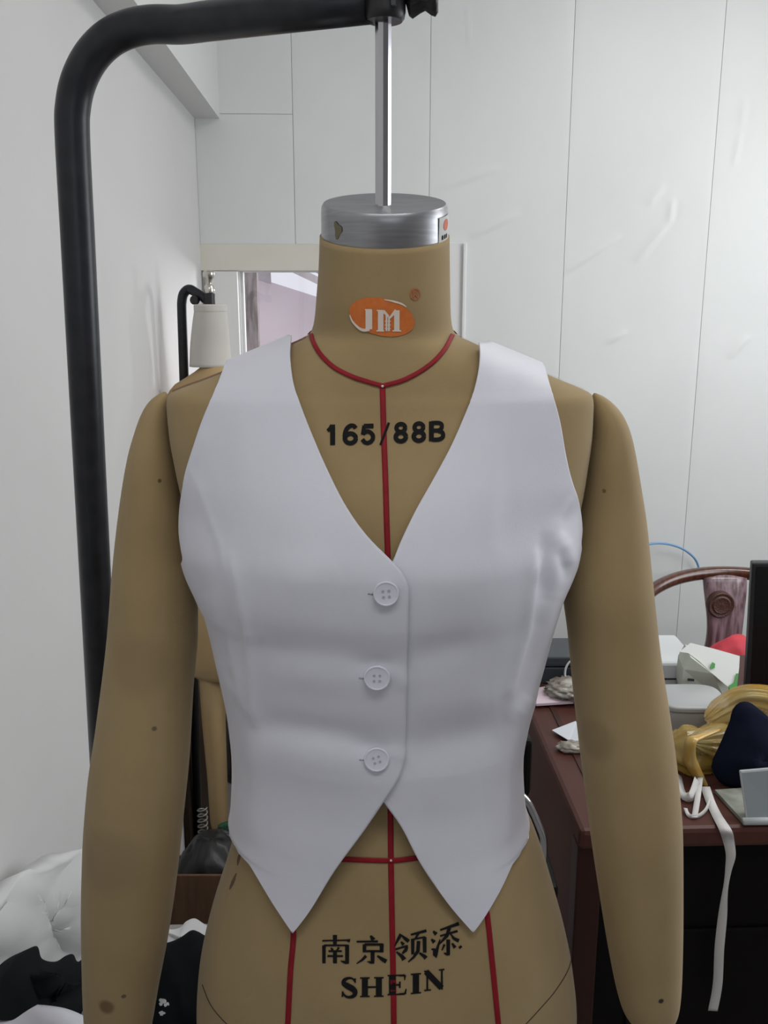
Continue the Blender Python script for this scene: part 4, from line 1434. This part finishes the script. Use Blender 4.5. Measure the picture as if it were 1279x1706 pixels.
obj('flap', [ptl(p[0], p[1], -0.026 + (1146 - p[1]) * 0.0007) for p in fl_], [tuple(range(len(fl_)))], M['paper'], packet, smooth=False, solid=0.002, solid_off=1)
for lst in ([(1182, 1112), (1186, 1103), (1191, 1106), (1190, 1113), (1184, 1115)], [(1213, 1143), (1222, 1137), (1226, 1122), (1230, 1122), (1227, 1146), (1216, 1150)]):
    obj('green_print', [ptl(x, y, -0.0285 + (1146 - y) * 0.0007) for x, y in lst], [tuple(range(len(lst)))], M['green'], packet, smooth=False, solid=0.0006)
obj('dark_print', [ptl(x, y, -0.004) for x, y in ((1145, 1130), (1156, 1131), (1156, 1135), (1145, 1134))], [(0, 1, 2, 3)], M['dark_grey'], packet, smooth=False, solid=0.0006)

# frosted tub
tp_ = on_desk(1150, 1226)
tub = thing('plastic_tub', 'frosted white plastic tub behind the yellow bag', 'tub', tp_)
stack('body', [(ZD + 0.001, tp_.x, tp_.y + 0.02, 0.052, 0.046), (ZD + 0.02, tp_.x, tp_.y + 0.02, 0.055, 0.047), (ZD + 0.055, tp_.x, tp_.y + 0.02, 0.060, 0.050), (ZD + 0.062, tp_.x, tp_.y + 0.02, 0.060, 0.050)], M['frosted'], tub, 4.0, 40, 4)
stack('lid', [(ZD + 0.062, tp_.x, tp_.y + 0.02, 0.063, 0.053), (ZD + 0.070, tp_.x, tp_.y + 0.02, 0.063, 0.053), (ZD + 0.073, tp_.x, tp_.y + 0.02, 0.058, 0.048)], M['frosted'], tub, 4.0, 40, 3)

# white device edge behind tub
wp = on_desk(1118, 1165)
dv = thing('white_printer', 'low white plastic device behind the tub', 'device', (wp.x, wp.y + 0.1, ZD))
wzt = at_depth(1118, 1110, wp.y).z
box('body', (wp.x - 0.02, wp.y + 0.10, (ZD + wzt) / 2), (0.16, 0.16, wzt - ZD - 0.002), M['white_plastic'], dv, bevel=0.006)
box('slot', (wp.x - 0.02, wp.y + 0.0195, ZD + (wzt - ZD) * 0.5), (0.15, 0.002, 0.003), M['dark_grey'], dv)

# yellow plastic bag with navy cloth
yb_ = on_desk(1215, 1305)
bag = thing('plastic_bag', 'crumpled translucent yellow plastic bag on the desk', 'bag', (yb_.x, yb_.y + 0.1, ZD))
bc = at_depth(1180, 1262, yb_.y + 0.10)


def crumple(name, c, r, seed, material, parent, amp=0.18, fr=3.2, nseg=56, nrow=40, zmin=ZD + 0.001, cut=None, sharp=True):
    v = []
    for i in range(nrow + 1):
        th = PI * i / nrow
        for k in range(nseg):
            ph = 2 * PI * k / nseg
            d = Vector((math.sin(th) * math.cos(ph), math.sin(th) * math.sin(ph), math.cos(th)))
            nz_ = noise.noise(d * fr + Vector((seed, 0, 0)))
            nz2 = noise.noise(d * fr * 2.4 + Vector((0, seed, 0)))
            rr = 1 + amp * (1 - 2 * abs(nz_)) + amp * 0.5 * (1 - 2.4 * abs(nz2)) if sharp else 1 + amp * nz_ + amp * 0.4 * nz2
            p = Vector((d.x * r[0], d.y * r[1], d.z * r[2])) * rr + Vector(c)
            p.z = max(p.z, zmin + 0.001 * abs(nz2))
            v.append(p)
    return obj(name, v, grid_faces(nrow + 1, nseg, True), material, parent)


def pleated(name, pts, rads, seed, npl, parent):
    path_ = smooth_path(pts, 10)
    v_, f_ = tube_vf(path_, rads, 72, False)
    n_ = len(path_)
    for i in range(n_):
        c_ = path_[i]
        t = i / (n_ - 1)
        for k in range(72):
            d_ = v_[i * 72 + k] - c_
            a_ = 2 * PI * k / 72
            w_ = 1 + 0.10 * math.sin(npl * a_ + 2.5 * math.sin(3 * t + seed) + 1.5 * math.sin(2 * a_ + seed)) * (1 - 0.5 * t) + 0.22 * noise.noise(Vector((math.cos(a_) * 1.4 + seed, math.sin(a_) * 1.4, t * 3.0)))
            p_ = c_ + d_ * w_
            p_.z = max(p_.z, ZD + 0.0015)
            v_[i * 72 + k] = p_
    return obj(name, v_, f_, M['yellow'], parent)


kn = at_depth(1152, 1238, yb_.y + 0.005)
pleated('bag_body', [kn, at_depth(1165, 1240, yb_.y + 0.03), at_depth(1190, 1240, yb_.y + 0.07), at_depth(1225, 1238, yb_.y + 0.10), at_depth(1262, 1236, yb_.y + 0.11), at_depth(1285, 1234, yb_.y + 0.12)], [0.006, 0.020, 0.038, 0.046, 0.040, 0.012], 1.3, 11, bag)
pleated('bag_body', [at_depth(1112, 1240, yb_.y + 0.06), at_depth(1126, 1246, yb_.y + 0.06), at_depth(1150, 1254, yb_.y + 0.06), at_depth(1180, 1266, yb_.y + 0.06), at_depth(1205, 1278, yb_.y + 0.06)], [0.010, 0.036, 0.044, 0.034, 0.008], 4.3, 9, bag)
pleated('bag_body', [at_depth(1180, 1200, yb_.y + 0.08), at_depth(1200, 1186, yb_.y + 0.09), at_depth(1225, 1172, yb_.y + 0.10), at_depth(1258, 1168, yb_.y + 0.10), at_depth(1300, 1178, yb_.y + 0.10), at_depth(1340, 1190, yb_.y + 0.10)], [0.010, 0.020, 0.024, 0.026, 0.030, 0.03], 7.7, 8, bag)
# gathered mouth of the bag
gm = smooth_path([at_depth(1200, 1215, yb_.y + 0.02), at_depth(1165, 1228, yb_.y), at_depth(1151, 1236, yb_.y - 0.01), at_depth(1149, 1262, yb_.y), at_depth(1160, 1288, yb_.y + 0.005), at_depth(1178, 1313, yb_.y - 0.005)], 6)
tube('bag_twist', gm, [0.003, 0.006, 0.009, 0.012, 0.016, 0.014, 0.004], mat('orange_yellow_plastic', (0.55, 0.30, 0.045), 0.25, noise_scale=40, color2=(0.45, 0.33, 0.10), spec=0.8), bag, 12, 0.6)
nv = on_desk(1236, 1302)
nav = [(1186, 1278), (1212, 1225), (1226, 1182), (1245, 1186), (1290, 1225), (1330, 1260), (1330, 1300), (1250, 1302), (1205, 1298)]
nfv = []
NY = nv.y - 0.005
cen = at_depth(1250, 1250, NY + 0.02)
ringn = 8
for i in range(ringn + 1):
    t = i / ringn
    pts_ = smooth_path([(x, y, 0) for x, y in nav + [nav[0]]], 5)[:-1]
    for p in pts_:
        e = at_depth(p.x, p.y, NY + 0.04 * (1302 - p.y) / 120)
        q = cen.lerp(e, t)
        bul = 0.022 * (1 - t ** 2) + 0.006 * noise.noise(q * 30) * (1 - t ** 4)
        nfv.append(q + Vector((0, -bul, 0.004)))
nn_ = len(pts_)
navy = obj('folded_cloth', nfv, grid_faces(ringn + 1, nn_, True) + [tuple(range(nn_))], M['navy'], None, solid=0.02, solid_off=-1)
tag(navy, 'dark navy folded cloth lying against the yellow bag', 'cloth')

# tilted grey tablet stand at the lower right
ps = on_desk(1262, 1372)
hold = thing('tablet_stand', 'grey metal tablet stand near the front of the desk', 'stand', ps)
q = [at_depth(1231, 1283, ps.y + 0.03), at_depth(1300, 1277, ps.y + 0.03), at_depth(1306, 1368, ps.y), at_depth(1243, 1369, ps.y)]
qi = [x.lerp(sum(q, Vector()) / 4, 0.07) + Vector((0, -0.0035, 0.0)) for x in q]
obj('back_plate', q, [(0, 1, 2, 3)], M['silver_rim'], hold, smooth=False, solid=0.006, solid_off=0, bevel=0.002)
obj('plate_pad', qi, [(0, 1, 2, 3)], M['silver_plate'], hold, smooth=False, solid=0.001, solid_off=0)
bq = [on_desk(1190, 1322), on_desk(1290, 1315), on_desk(1330, 1372), on_desk(1236, 1373)]
obj('base_plate', [p + Vector((0, 0, 0.004)) for p in bq], [(0, 1, 2, 3)], mat('worn_metal_base', (0.33, 0.34, 0.30), 0.5, noise_scale=30, color2=(0.18, 0.19, 0.15)), hold, smooth=False, solid=0.006, solid_off=0)
tube('lip', [on_desk(1236, 1374) + Vector((0, -0.002, 0.007)), on_desk(1330, 1373) + Vector((0, -0.002, 0.007))], 0.006, M['silver_rim'], hold, 10)

# cotton tape
def strip(name, pts, width, material, parent=None, side=None, thick=0.0006):
    pts = smooth_path(pts, 6)
    v = []
    for i, p in enumerate(pts):
        t = (pts[min(i + 1, len(pts) - 1)] - pts[max(i - 1, 0)]).normalized()
        s = (side if side is not None else t.cross(Vector((0, -1, 0.25)))).normalized()
        w = width(i / (len(pts) - 1)) if callable(width) else width
        for k in (-1, 0, 1):
            v.append(p + s * k * w / 2)
    return obj(name, v, grid_faces(len(pts), 3), material, parent, solid=thick, solid_off=0)


ED = df
tape_pts = [on_desk(1174, 1316) + Vector((0, 0, 0.006)), on_desk(1183, 1340) + Vector((0, 0, 0.004)), on_desk(1194, 1362) + Vector((0, 0, 0.003)), on_desk(1206, 1383) + Vector((0, -0.004, 0.003))]
edge_d = lambda x: RM(x, df, 0).y
for (x, y, k) in ((1213, 1400, 0.010), (1217, 1425, 0.012), (1213, 1450, 0.012), (1207, 1490, 0.013), (1203, 1530, 0.012), (1198, 1580, 0.013), (1195, 1640, 0.012), (1187, 1684, 0.013)):
    xx = (x - CX) / FPX * 1.3
    tape_pts.append(at_depth(x, y, RM(ll + 0.4, df, 0).y - k))
tw = strip('cotton_tape', tape_pts, lambda t: 0.0145 - 0.007 * math.exp(-((t - 0.60) / 0.09) ** 2) + 0.004 * math.exp(-((t - 0.3) / 0.1) ** 2), M['ribbon'], None, Vector((1, -0.2, 0.1)))
tag(tw, 'long white cotton tape hanging down over the desk front', 'tape')
lp = [(1130, 1305), (1145, 1335), (1165, 1350), (1178, 1325)]
l1 = strip('cotton_tape', [on_desk(1128, 1300) + Vector((0, 0, 0.012)), on_desk(1136, 1330) + Vector((0, 0, 0.010)), on_desk(1150, 1338) + Vector((0, 0, 0.012)), on_desk(1160, 1318) + Vector((0, 0, 0.02))], 0.015, M['ribbon'])
tag(l1, 'looped end of white cotton tape beside the mannequin arm', 'tape')
l2_ = strip('cotton_tape', [on_desk(1165, 1310) + Vector((0, 0, 0.016)), on_desk(1160, 1345) + Vector((0, 0, 0.010)), on_desk(1156, 1366) + Vector((0, 0, 0.004))], 0.010, M['ribbon'], None, Vector((1, 0.1, 0)))
tag(l2_, 'short straight piece of white cotton tape below the yellow bag', 'tape')
l3 = strip('cotton_tape', [on_desk(1141, 1352) + Vector((0, 0, 0.006)), on_desk(1147, 1362) + Vector((0, 0, 0.004)), on_desk(1160, 1364) + Vector((0, 0, 0.004)), on_desk(1174, 1356) + Vector((0, 0, 0.006)), on_desk(1182, 1340) + Vector((0, 0, 0.008))], 0.006, M['ribbon'])
tag(l3, 'thin curled white tape end at the desk front edge', 'tape')

# things at the back left of the desk
dc = on_desk(925, 1142)
case = thing('dark_case', 'dark grey plastic case at the back of the desk', 'case', (dc.x, dc.y + 0.06, ZD))
zt_ = at_depth(925, 1097, dc.y).z
zm_ = at_depth(925, 1113, dc.y).z
box('body', (dc.x + 0.0, dc.y + 0.06, (ZD + zm_) / 2), (0.20, 0.11, zm_ - ZD - 0.002), M['dark_grey'], case, bevel=0.003)
box('lid', (dc.x + 0.0, dc.y + 0.06, (zt_ + zm_) / 2 + 0.001), (0.20, 0.112, zt_ - zm_), M['dark_grey'], case, bevel=0.003)
for i, (pp, hh, lab) in enumerate((([(884, 1150), (935, 1143), (948, 1158), (890, 1157)], 0.004, 'pink paper pad lying at the back under the dark case'), ([(880, 1160), (925, 1155), (955, 1177), (893, 1181)], 0.006, 'pink paper sheet stack nearest the desk corner'))):
    o = obj('pink_paper', [on_desk(x, y) + Vector((0, 0, hh)) for x, y in pp], [(0, 1, 2, 3)], M['pink'], None, smooth=False, solid=hh - 0.001, solid_off=-1)
    tag(o, lab, 'paper')
cw = on_desk(952, 1163)
o = crumple('crumpled_wrap', (cw.x, cw.y, ZD + 0.020), (0.042, 0.034, 0.014), 5.2, M['scrap'], None, 0.35, 3.5, 40, 26, ZD + 0.008)
tag(o, 'crumpled clear plastic wrap on the pink paper', 'wrap')
ws = on_desk(948, 1240)
sc_ = [(919, 1222), (958, 1210), (975, 1225), (970, 1246), (945, 1238)]
o = obj('paper_scrap', [on_desk(x, y) + Vector((0, 0, 0.006 + 0.004 * (k % 2))) for k, (x, y) in enumerate(sc_)], [(0, 1, 2, 3, 4)], mat('bluish_white_paper', (0.60, 0.64, 0.68), 0.7), None, smooth=False, solid=0.001)
tag(o, 'torn bluish white paper scrap on the desk top', 'paper')
cw2 = on_desk(953, 1250)
o = crumple('crumpled_wrap', (cw2.x, cw2.y, ZD + 0.006), (0.022, 0.014, 0.008), 9.2, M['scrap'], None, 0.35, 3.5, 28, 18, ZD + 0.001)
tag(o, 'small crumpled scrap below the torn paper', 'wrap')
wc_ = [at_depth(960 + 19 * math.cos(R(a)), 1122 + 24 * math.sin(R(a)), dc.y - 0.03) for a in range(60, 300, 15)]
o = tube('white_cable', smooth_path(wc_, 3), 0.0022, M['white_plastic'], None, 8)
tag(o, 'loop of white cable in front of the dark case', 'cable')
bp_ = [on_back(x, y, 2.60) for x, y in ((1030, 945), (1060, 920), (1085, 913), (1115, 914), (1145, 923), (1168, 937), (1185, 955), (1196, 985))]
o = tube('blue_cable', smooth_path([RM(a, 2.60 + 0.02 * k, b) for k, (a, b) in enumerate(bp_)], 5), 0.0035, M['blue'], None, 8)
tag(o, 'thin blue cable arching against the wall above the armchair', 'cable')

# ================================================================== dark chair behind the hips, with chrome rim
chd = 1.02
kx_ = at_depth(800, 1300, chd)
stool = thing('office_chair', 'black chair with chrome arm hidden behind the dress form', 'chair', (kx_.x, chd + 0.2, 0))
bl_, br_ = at_depth(760, 1250, 1.16), at_depth(889, 1245, 1.16)
zt2, zb2 = at_depth(889, 1236, 1.16).z, at_depth(889, 1333, 1.16).z
box('backrest', ((bl_.x + br_.x) / 2, 1.18, (zt2 + zb2) / 2), (br_.x - bl_.x, 0.03, zt2 - zb2), M['ebony'], stool, bevel=0.008)
ca_ = [at_depth(862, 1320, 1.12), at_depth(878, 1336, 1.12), at_depth(886, 1352, 1.12), at_depth(896, 1375, 1.12), at_depth(904, 1400, 1.12), at_depth(903, 1440, 1.12), at_depth(895, 1480, 1.12)]
tube('arm_rest', smooth_path(ca_, 5), 0.006, M['chrome'], stool, 12)
zs_t = ca_[-1].z
box('seat', ((bl_.x + br_.x) / 2 - 0.02, 1.02 + 0.2, zs_t - 0.01), (0.22, 0.22, 0.04), M['ebony'], stool, bevel=0.01)
for sx_ in (-1, 1):
    for sy_ in (-1, 1):
        xx, yy = (bl_.x + br_.x) / 2 - 0.02 + sx_ * 0.09, 1.22 + sy_ * 0.09
        tube('leg', [(xx, yy, 0), (xx, yy, zs_t - 0.02)], 0.009, M['chrome'], stool, 10)
tube('back_post', [((bl_.x + br_.x) / 2, 1.2, zb2 + 0.03), ((bl_.x + br_.x) / 2, 1.22, zs_t)], 0.01, M['chrome'], stool, 10)

# ================================================================== CLOTHES ON THE LOW TABLE, LEFT
ZT = 0.50
def on_t(px, py, z=ZT):
    return at_z(px, py, z)


lt0, lt1 = LW + 0.015, LW + 0.40
tblo = thing('low_table', 'low grey table under the heap of clothes', 'table', RM((lt0 + lt1) / 2, 1.2, 0))
rbox('table_top', lt0, lt1, 0.885, 1.36, ZT - 0.03, ZT, M['table'], tblo)
for a in (lt0 + 0.03, lt1 - 0.03):
    for b in (0.93, 1.33):
        rbox('leg', a - 0.015, a + 0.015, b - 0.015, b + 0.015, 0, ZT - 0.03, M['table'], tblo)


def drape(name, outline, d_fn, material, bulge, seed, amp=0.012, freq=16, thick=0.02, rings=16):
    """a heap of cloth: its upper outline traced at its own distance, swelling forwards and resting on the table"""
    pts_ = smooth_path([(x, y, 0) for x, y in outline + [outline[0]]], 6)[:-1]
    mx = sum(p.x for p in pts_) / len(pts_); my = sum(p.y for p in pts_) / len(pts_)
    v = []
    for i in range(rings + 1):
        t = max(i / rings, 0.03)
        for p in pts_:
            x, y = mx + (p.x - mx) * t, my + (p.y - my) * t
            q = at_depth(x, y, d_fn(x, y))
            n1 = noise.noise(Vector((q.x * freq, q.y * freq + seed, q.z * freq * 0.6)))
            n2 = abs(noise.noise(Vector((q.x * freq * 1.7 + seed, q.z * freq * 1.1, 3))))
            n3 = abs(noise.noise(Vector((q.x * freq * 0.8 - seed, q.z * freq * 0.9, 7))))
            b = bulge * (1 - t ** 2.5) + amp * (n1 + 1.6 * (0.5 - n2) + 1.6 * (0.4 - n3)) * (1 - t ** 6)
            v.append(q + Vector((0, -b, 0.3 * b)))
    n_ = len(pts_)
    o = obj(name, v, grid_faces(rings + 1, n_, True) + [tuple(range(n_))], material, None, solid=thick, solid_off=-1)
    return o


dW = lambda x, y: 0.945 + 0.0009 * x - 0.01 * (y - 1445) / 260
o = drape('white_garment', [(-40, 1500), (0, 1468), (22, 1460), (40, 1446), (58, 1434), (75, 1424), (100, 1420), (128, 1422), (142, 1434), (160, 1450), (200, 1480), (220, 1560), (200, 1620), (100, 1632), (0, 1640), (-40, 1620)], dW, M['white_cloth'], 0.012, 2.0, 0.020, 17, 0.03)
tag(o, 'crumpled white garment heaped against the left wall', 'garment')
dB = lambda x, y: 0.845 + 0.0008 * x - 0.05 * (y - 1570) / 130
o = drape('black_garment', [(-30, 1680), (-8, 1645), (12, 1615), (35, 1590), (61, 1576), (70, 1597), (92, 1602), (110, 1592), (122, 1590), (130, 1602), (148, 1590), (190, 1580), (220, 1600), (220, 1700), (150, 1690), (60, 1695), (0, 1700)], dB, M['black_cloth'], 0.012, 5.0, 0.006, 10, 0.02)
tag(o, 'black garment with ragged edge lying over the white heap', 'garment')
dL = lambda x, y: 0.815 + 0.0006 * x - 0.05 * (y - 1670) / 120
o = drape('white_garment', [(-30, 1685), (0, 1678), (46, 1673), (100, 1678), (135, 1690), (165, 1710), (180, 1760), (60, 1790), (-30, 1790)], dL, M['lilac_cloth'], 0.02, 9.0, 0.004, 14, 0.02)
tag(o, 'pale white cloth at the bottom left corner in front of the black garment', 'garment')
o = drape('white_garment', [(128, 1693), (140, 1680), (153, 1676), (180, 1680), (190, 1700), (160, 1715)], lambda x, y: 0.91, M['white_cloth'], 0.01, 4.0, 0.003, 14, 0.01)
tag(o, 'small white cloth corner beside the stained arm', 'garment')
dR = lambda x, y: 1.17 - 0.08 * (y - 1560) / 150
o = drape('black_garment', [(230, 1590), (260, 1572), (280, 1570), (300, 1562), (318, 1550), (330, 1552), (345, 1560), (380, 1570), (390, 1650), (380, 1740), (300, 1750), (230, 1740)], dR, M['black_cloth'], 0.02, 11.0, 0.005, 16, 0.03)
tag(o, 'black printed garment between the stained arm and the hip', 'garment')
BO = o
pr = []
pf = []
rnd = random.Random(4)
bvo = BVHTree.FromPolygons([tuple(v.co) for v in o.data.vertices], [tuple(p.vertices) for p in o.data.polygons])
for k in range(9):
    cx_, cy_ = 274 + rnd.uniform(-9, 9), 1676 + rnd.uniform(-13, 13)
    k0 = len(pr)
    for j in range(6):
        a = j * PI / 3
        pr.append(hit(cx_ + rnd.uniform(2, 5) * math.cos(a), cy_ + rnd.uniform(2, 5) * math.sin(a), bvo, 0.001)[0])
    pf.append(tuple(range(k0, k0 + 6)))
o = obj('white_print', pr, pf, M['white_cloth'], BO, smooth=False)
dS = lambda x, y: 1.24 - 0.04 * (y - 1530) / 40
o = drape('white_scrap', [(270, 1540), (284, 1548), (300, 1545), (310, 1535), (324, 1530), (338, 1538), (352, 1548), (345, 1562), (318, 1556), (300, 1564), (280, 1572), (268, 1570)], dS, M['white_cloth'], 0.016, 13.0, 0.006, 24, 0.004)
tag(o, 'small crumpled white cloth on top of the black printed garment', 'garment')

# cardboard box on the floor behind the table
bxp = at_depth(330, 1457, 1.62)
zb_t = bxp.z
cbx = thing('cardboard_box', 'brown cardboard box standing between the arm and the hip', 'box', (bxp.x, 1.72, 0))
bx0, bx1, by0, by1 = at_depth(297, 1457, 1.62).x - 0.06, at_depth(420, 1457, 1.62).x, 1.62, 1.86
tkn = 0.006
box('side_wall', ((bx0 + bx1) / 2, by0, zb_t / 2), (bx1 - bx0, tkn, zb_t), M['cardboard'], cbx, bevel=0.002)
box('side_wall', ((bx0 + bx1) / 2, by1, zb_t / 2 - 0.06), (bx1 - bx0, tkn, zb_t - 0.12), M['cardboard'], cbx)
box('side_wall', (bx0, (by0 + by1) / 2, zb_t / 2 - 0.06), (tkn, by1 - by0, zb_t - 0.12), M['cardboard'], cbx)
box('side_wall', (bx1, (by0 + by1) / 2, zb_t / 2 - 0.06), (tkn, by1 - by0, zb_t - 0.12), M['cardboard'], cbx)
box('bottom', ((bx0 + bx1) / 2, (by0 + by1) / 2, 0.004), (bx1 - bx0, by1 - by0, tkn), M['cardboard'], cbx)
# dark bag behind the box with a shiny bundle and green scrap on it
bgt = at_depth(340, 1398, 1.74)
dk = crumple('black_bag', ((bx0 + bx1) / 2, (by0 + by1) / 2, bgt.z * 0.55), ((bx1 - bx0) / 2 * 0.88, 0.098, bgt.z * 0.45), 6.6, mat('black_bin_liner', (0.005, 0.0055, 0.006), 0.45), None, 0.06, 2.6, 48, 30, 0.008)
tag(dk, 'black plastic bag filling the cardboard box', 'bag')
sp_ = at_depth(366, 1402, 1.78)
sb = crumple('grey_bundle', (sp_.x, 1.78, sp_.z), (0.030, 0.026, 0.024), 2.2, mat('shiny_grey_foil', (0.07, 0.07, 0.075), 0.2, 0.5), None, 0.10, 2.5, 32, 20, 0.1)
tag(sb, 'small shiny grey bundle on the black bag', 'bundle')
gp2 = at_depth(380, 1381, 1.80)
gs_ = crumple('green_scrap', (gp2.x, 1.81, gp2.z - 0.002), (0.020, 0.010, 0.010), 7.2, mat('dark_green_plastic', (0.01, 0.07, 0.03), 0.4), None, 0.3, 3.0, 24, 16, 0.1)
tag(gs_, 'dark green plastic scrap on the shiny grey bundle', 'scrap')
# dark boards added to darken the gaps beside the rear form's leg
bm_d = mat('dark_brown_board', (0.020, 0.011, 0.007), 0.7, noise_scale=8, color2=(0.032, 0.018, 0.010), spec=0.2)
zq = at_depth(340, 1098, 2.35).z
bd = rbox('added_board', LW + 0.004, LW + 0.016, 2.06, 2.70, 0.0, zq, bm_d)
tag(bd, 'dark board added against the left wall to darken the gap behind the rear stand', 'board')
zq2 = at_depth(385, 1150, 2.66).z
bd2 = rbox('added_board', LW + 0.03, LW + 0.42, 2.69, 2.705, 0.0, zq2, mat('reddish_brown_board', (0.040, 0.020, 0.011), 0.7, noise_scale=8, color2=(0.055, 0.028, 0.015), spec=0.2))
tag(bd2, 'brown board added below the window for the shaded tone behind the rear dress form legs', 'board')
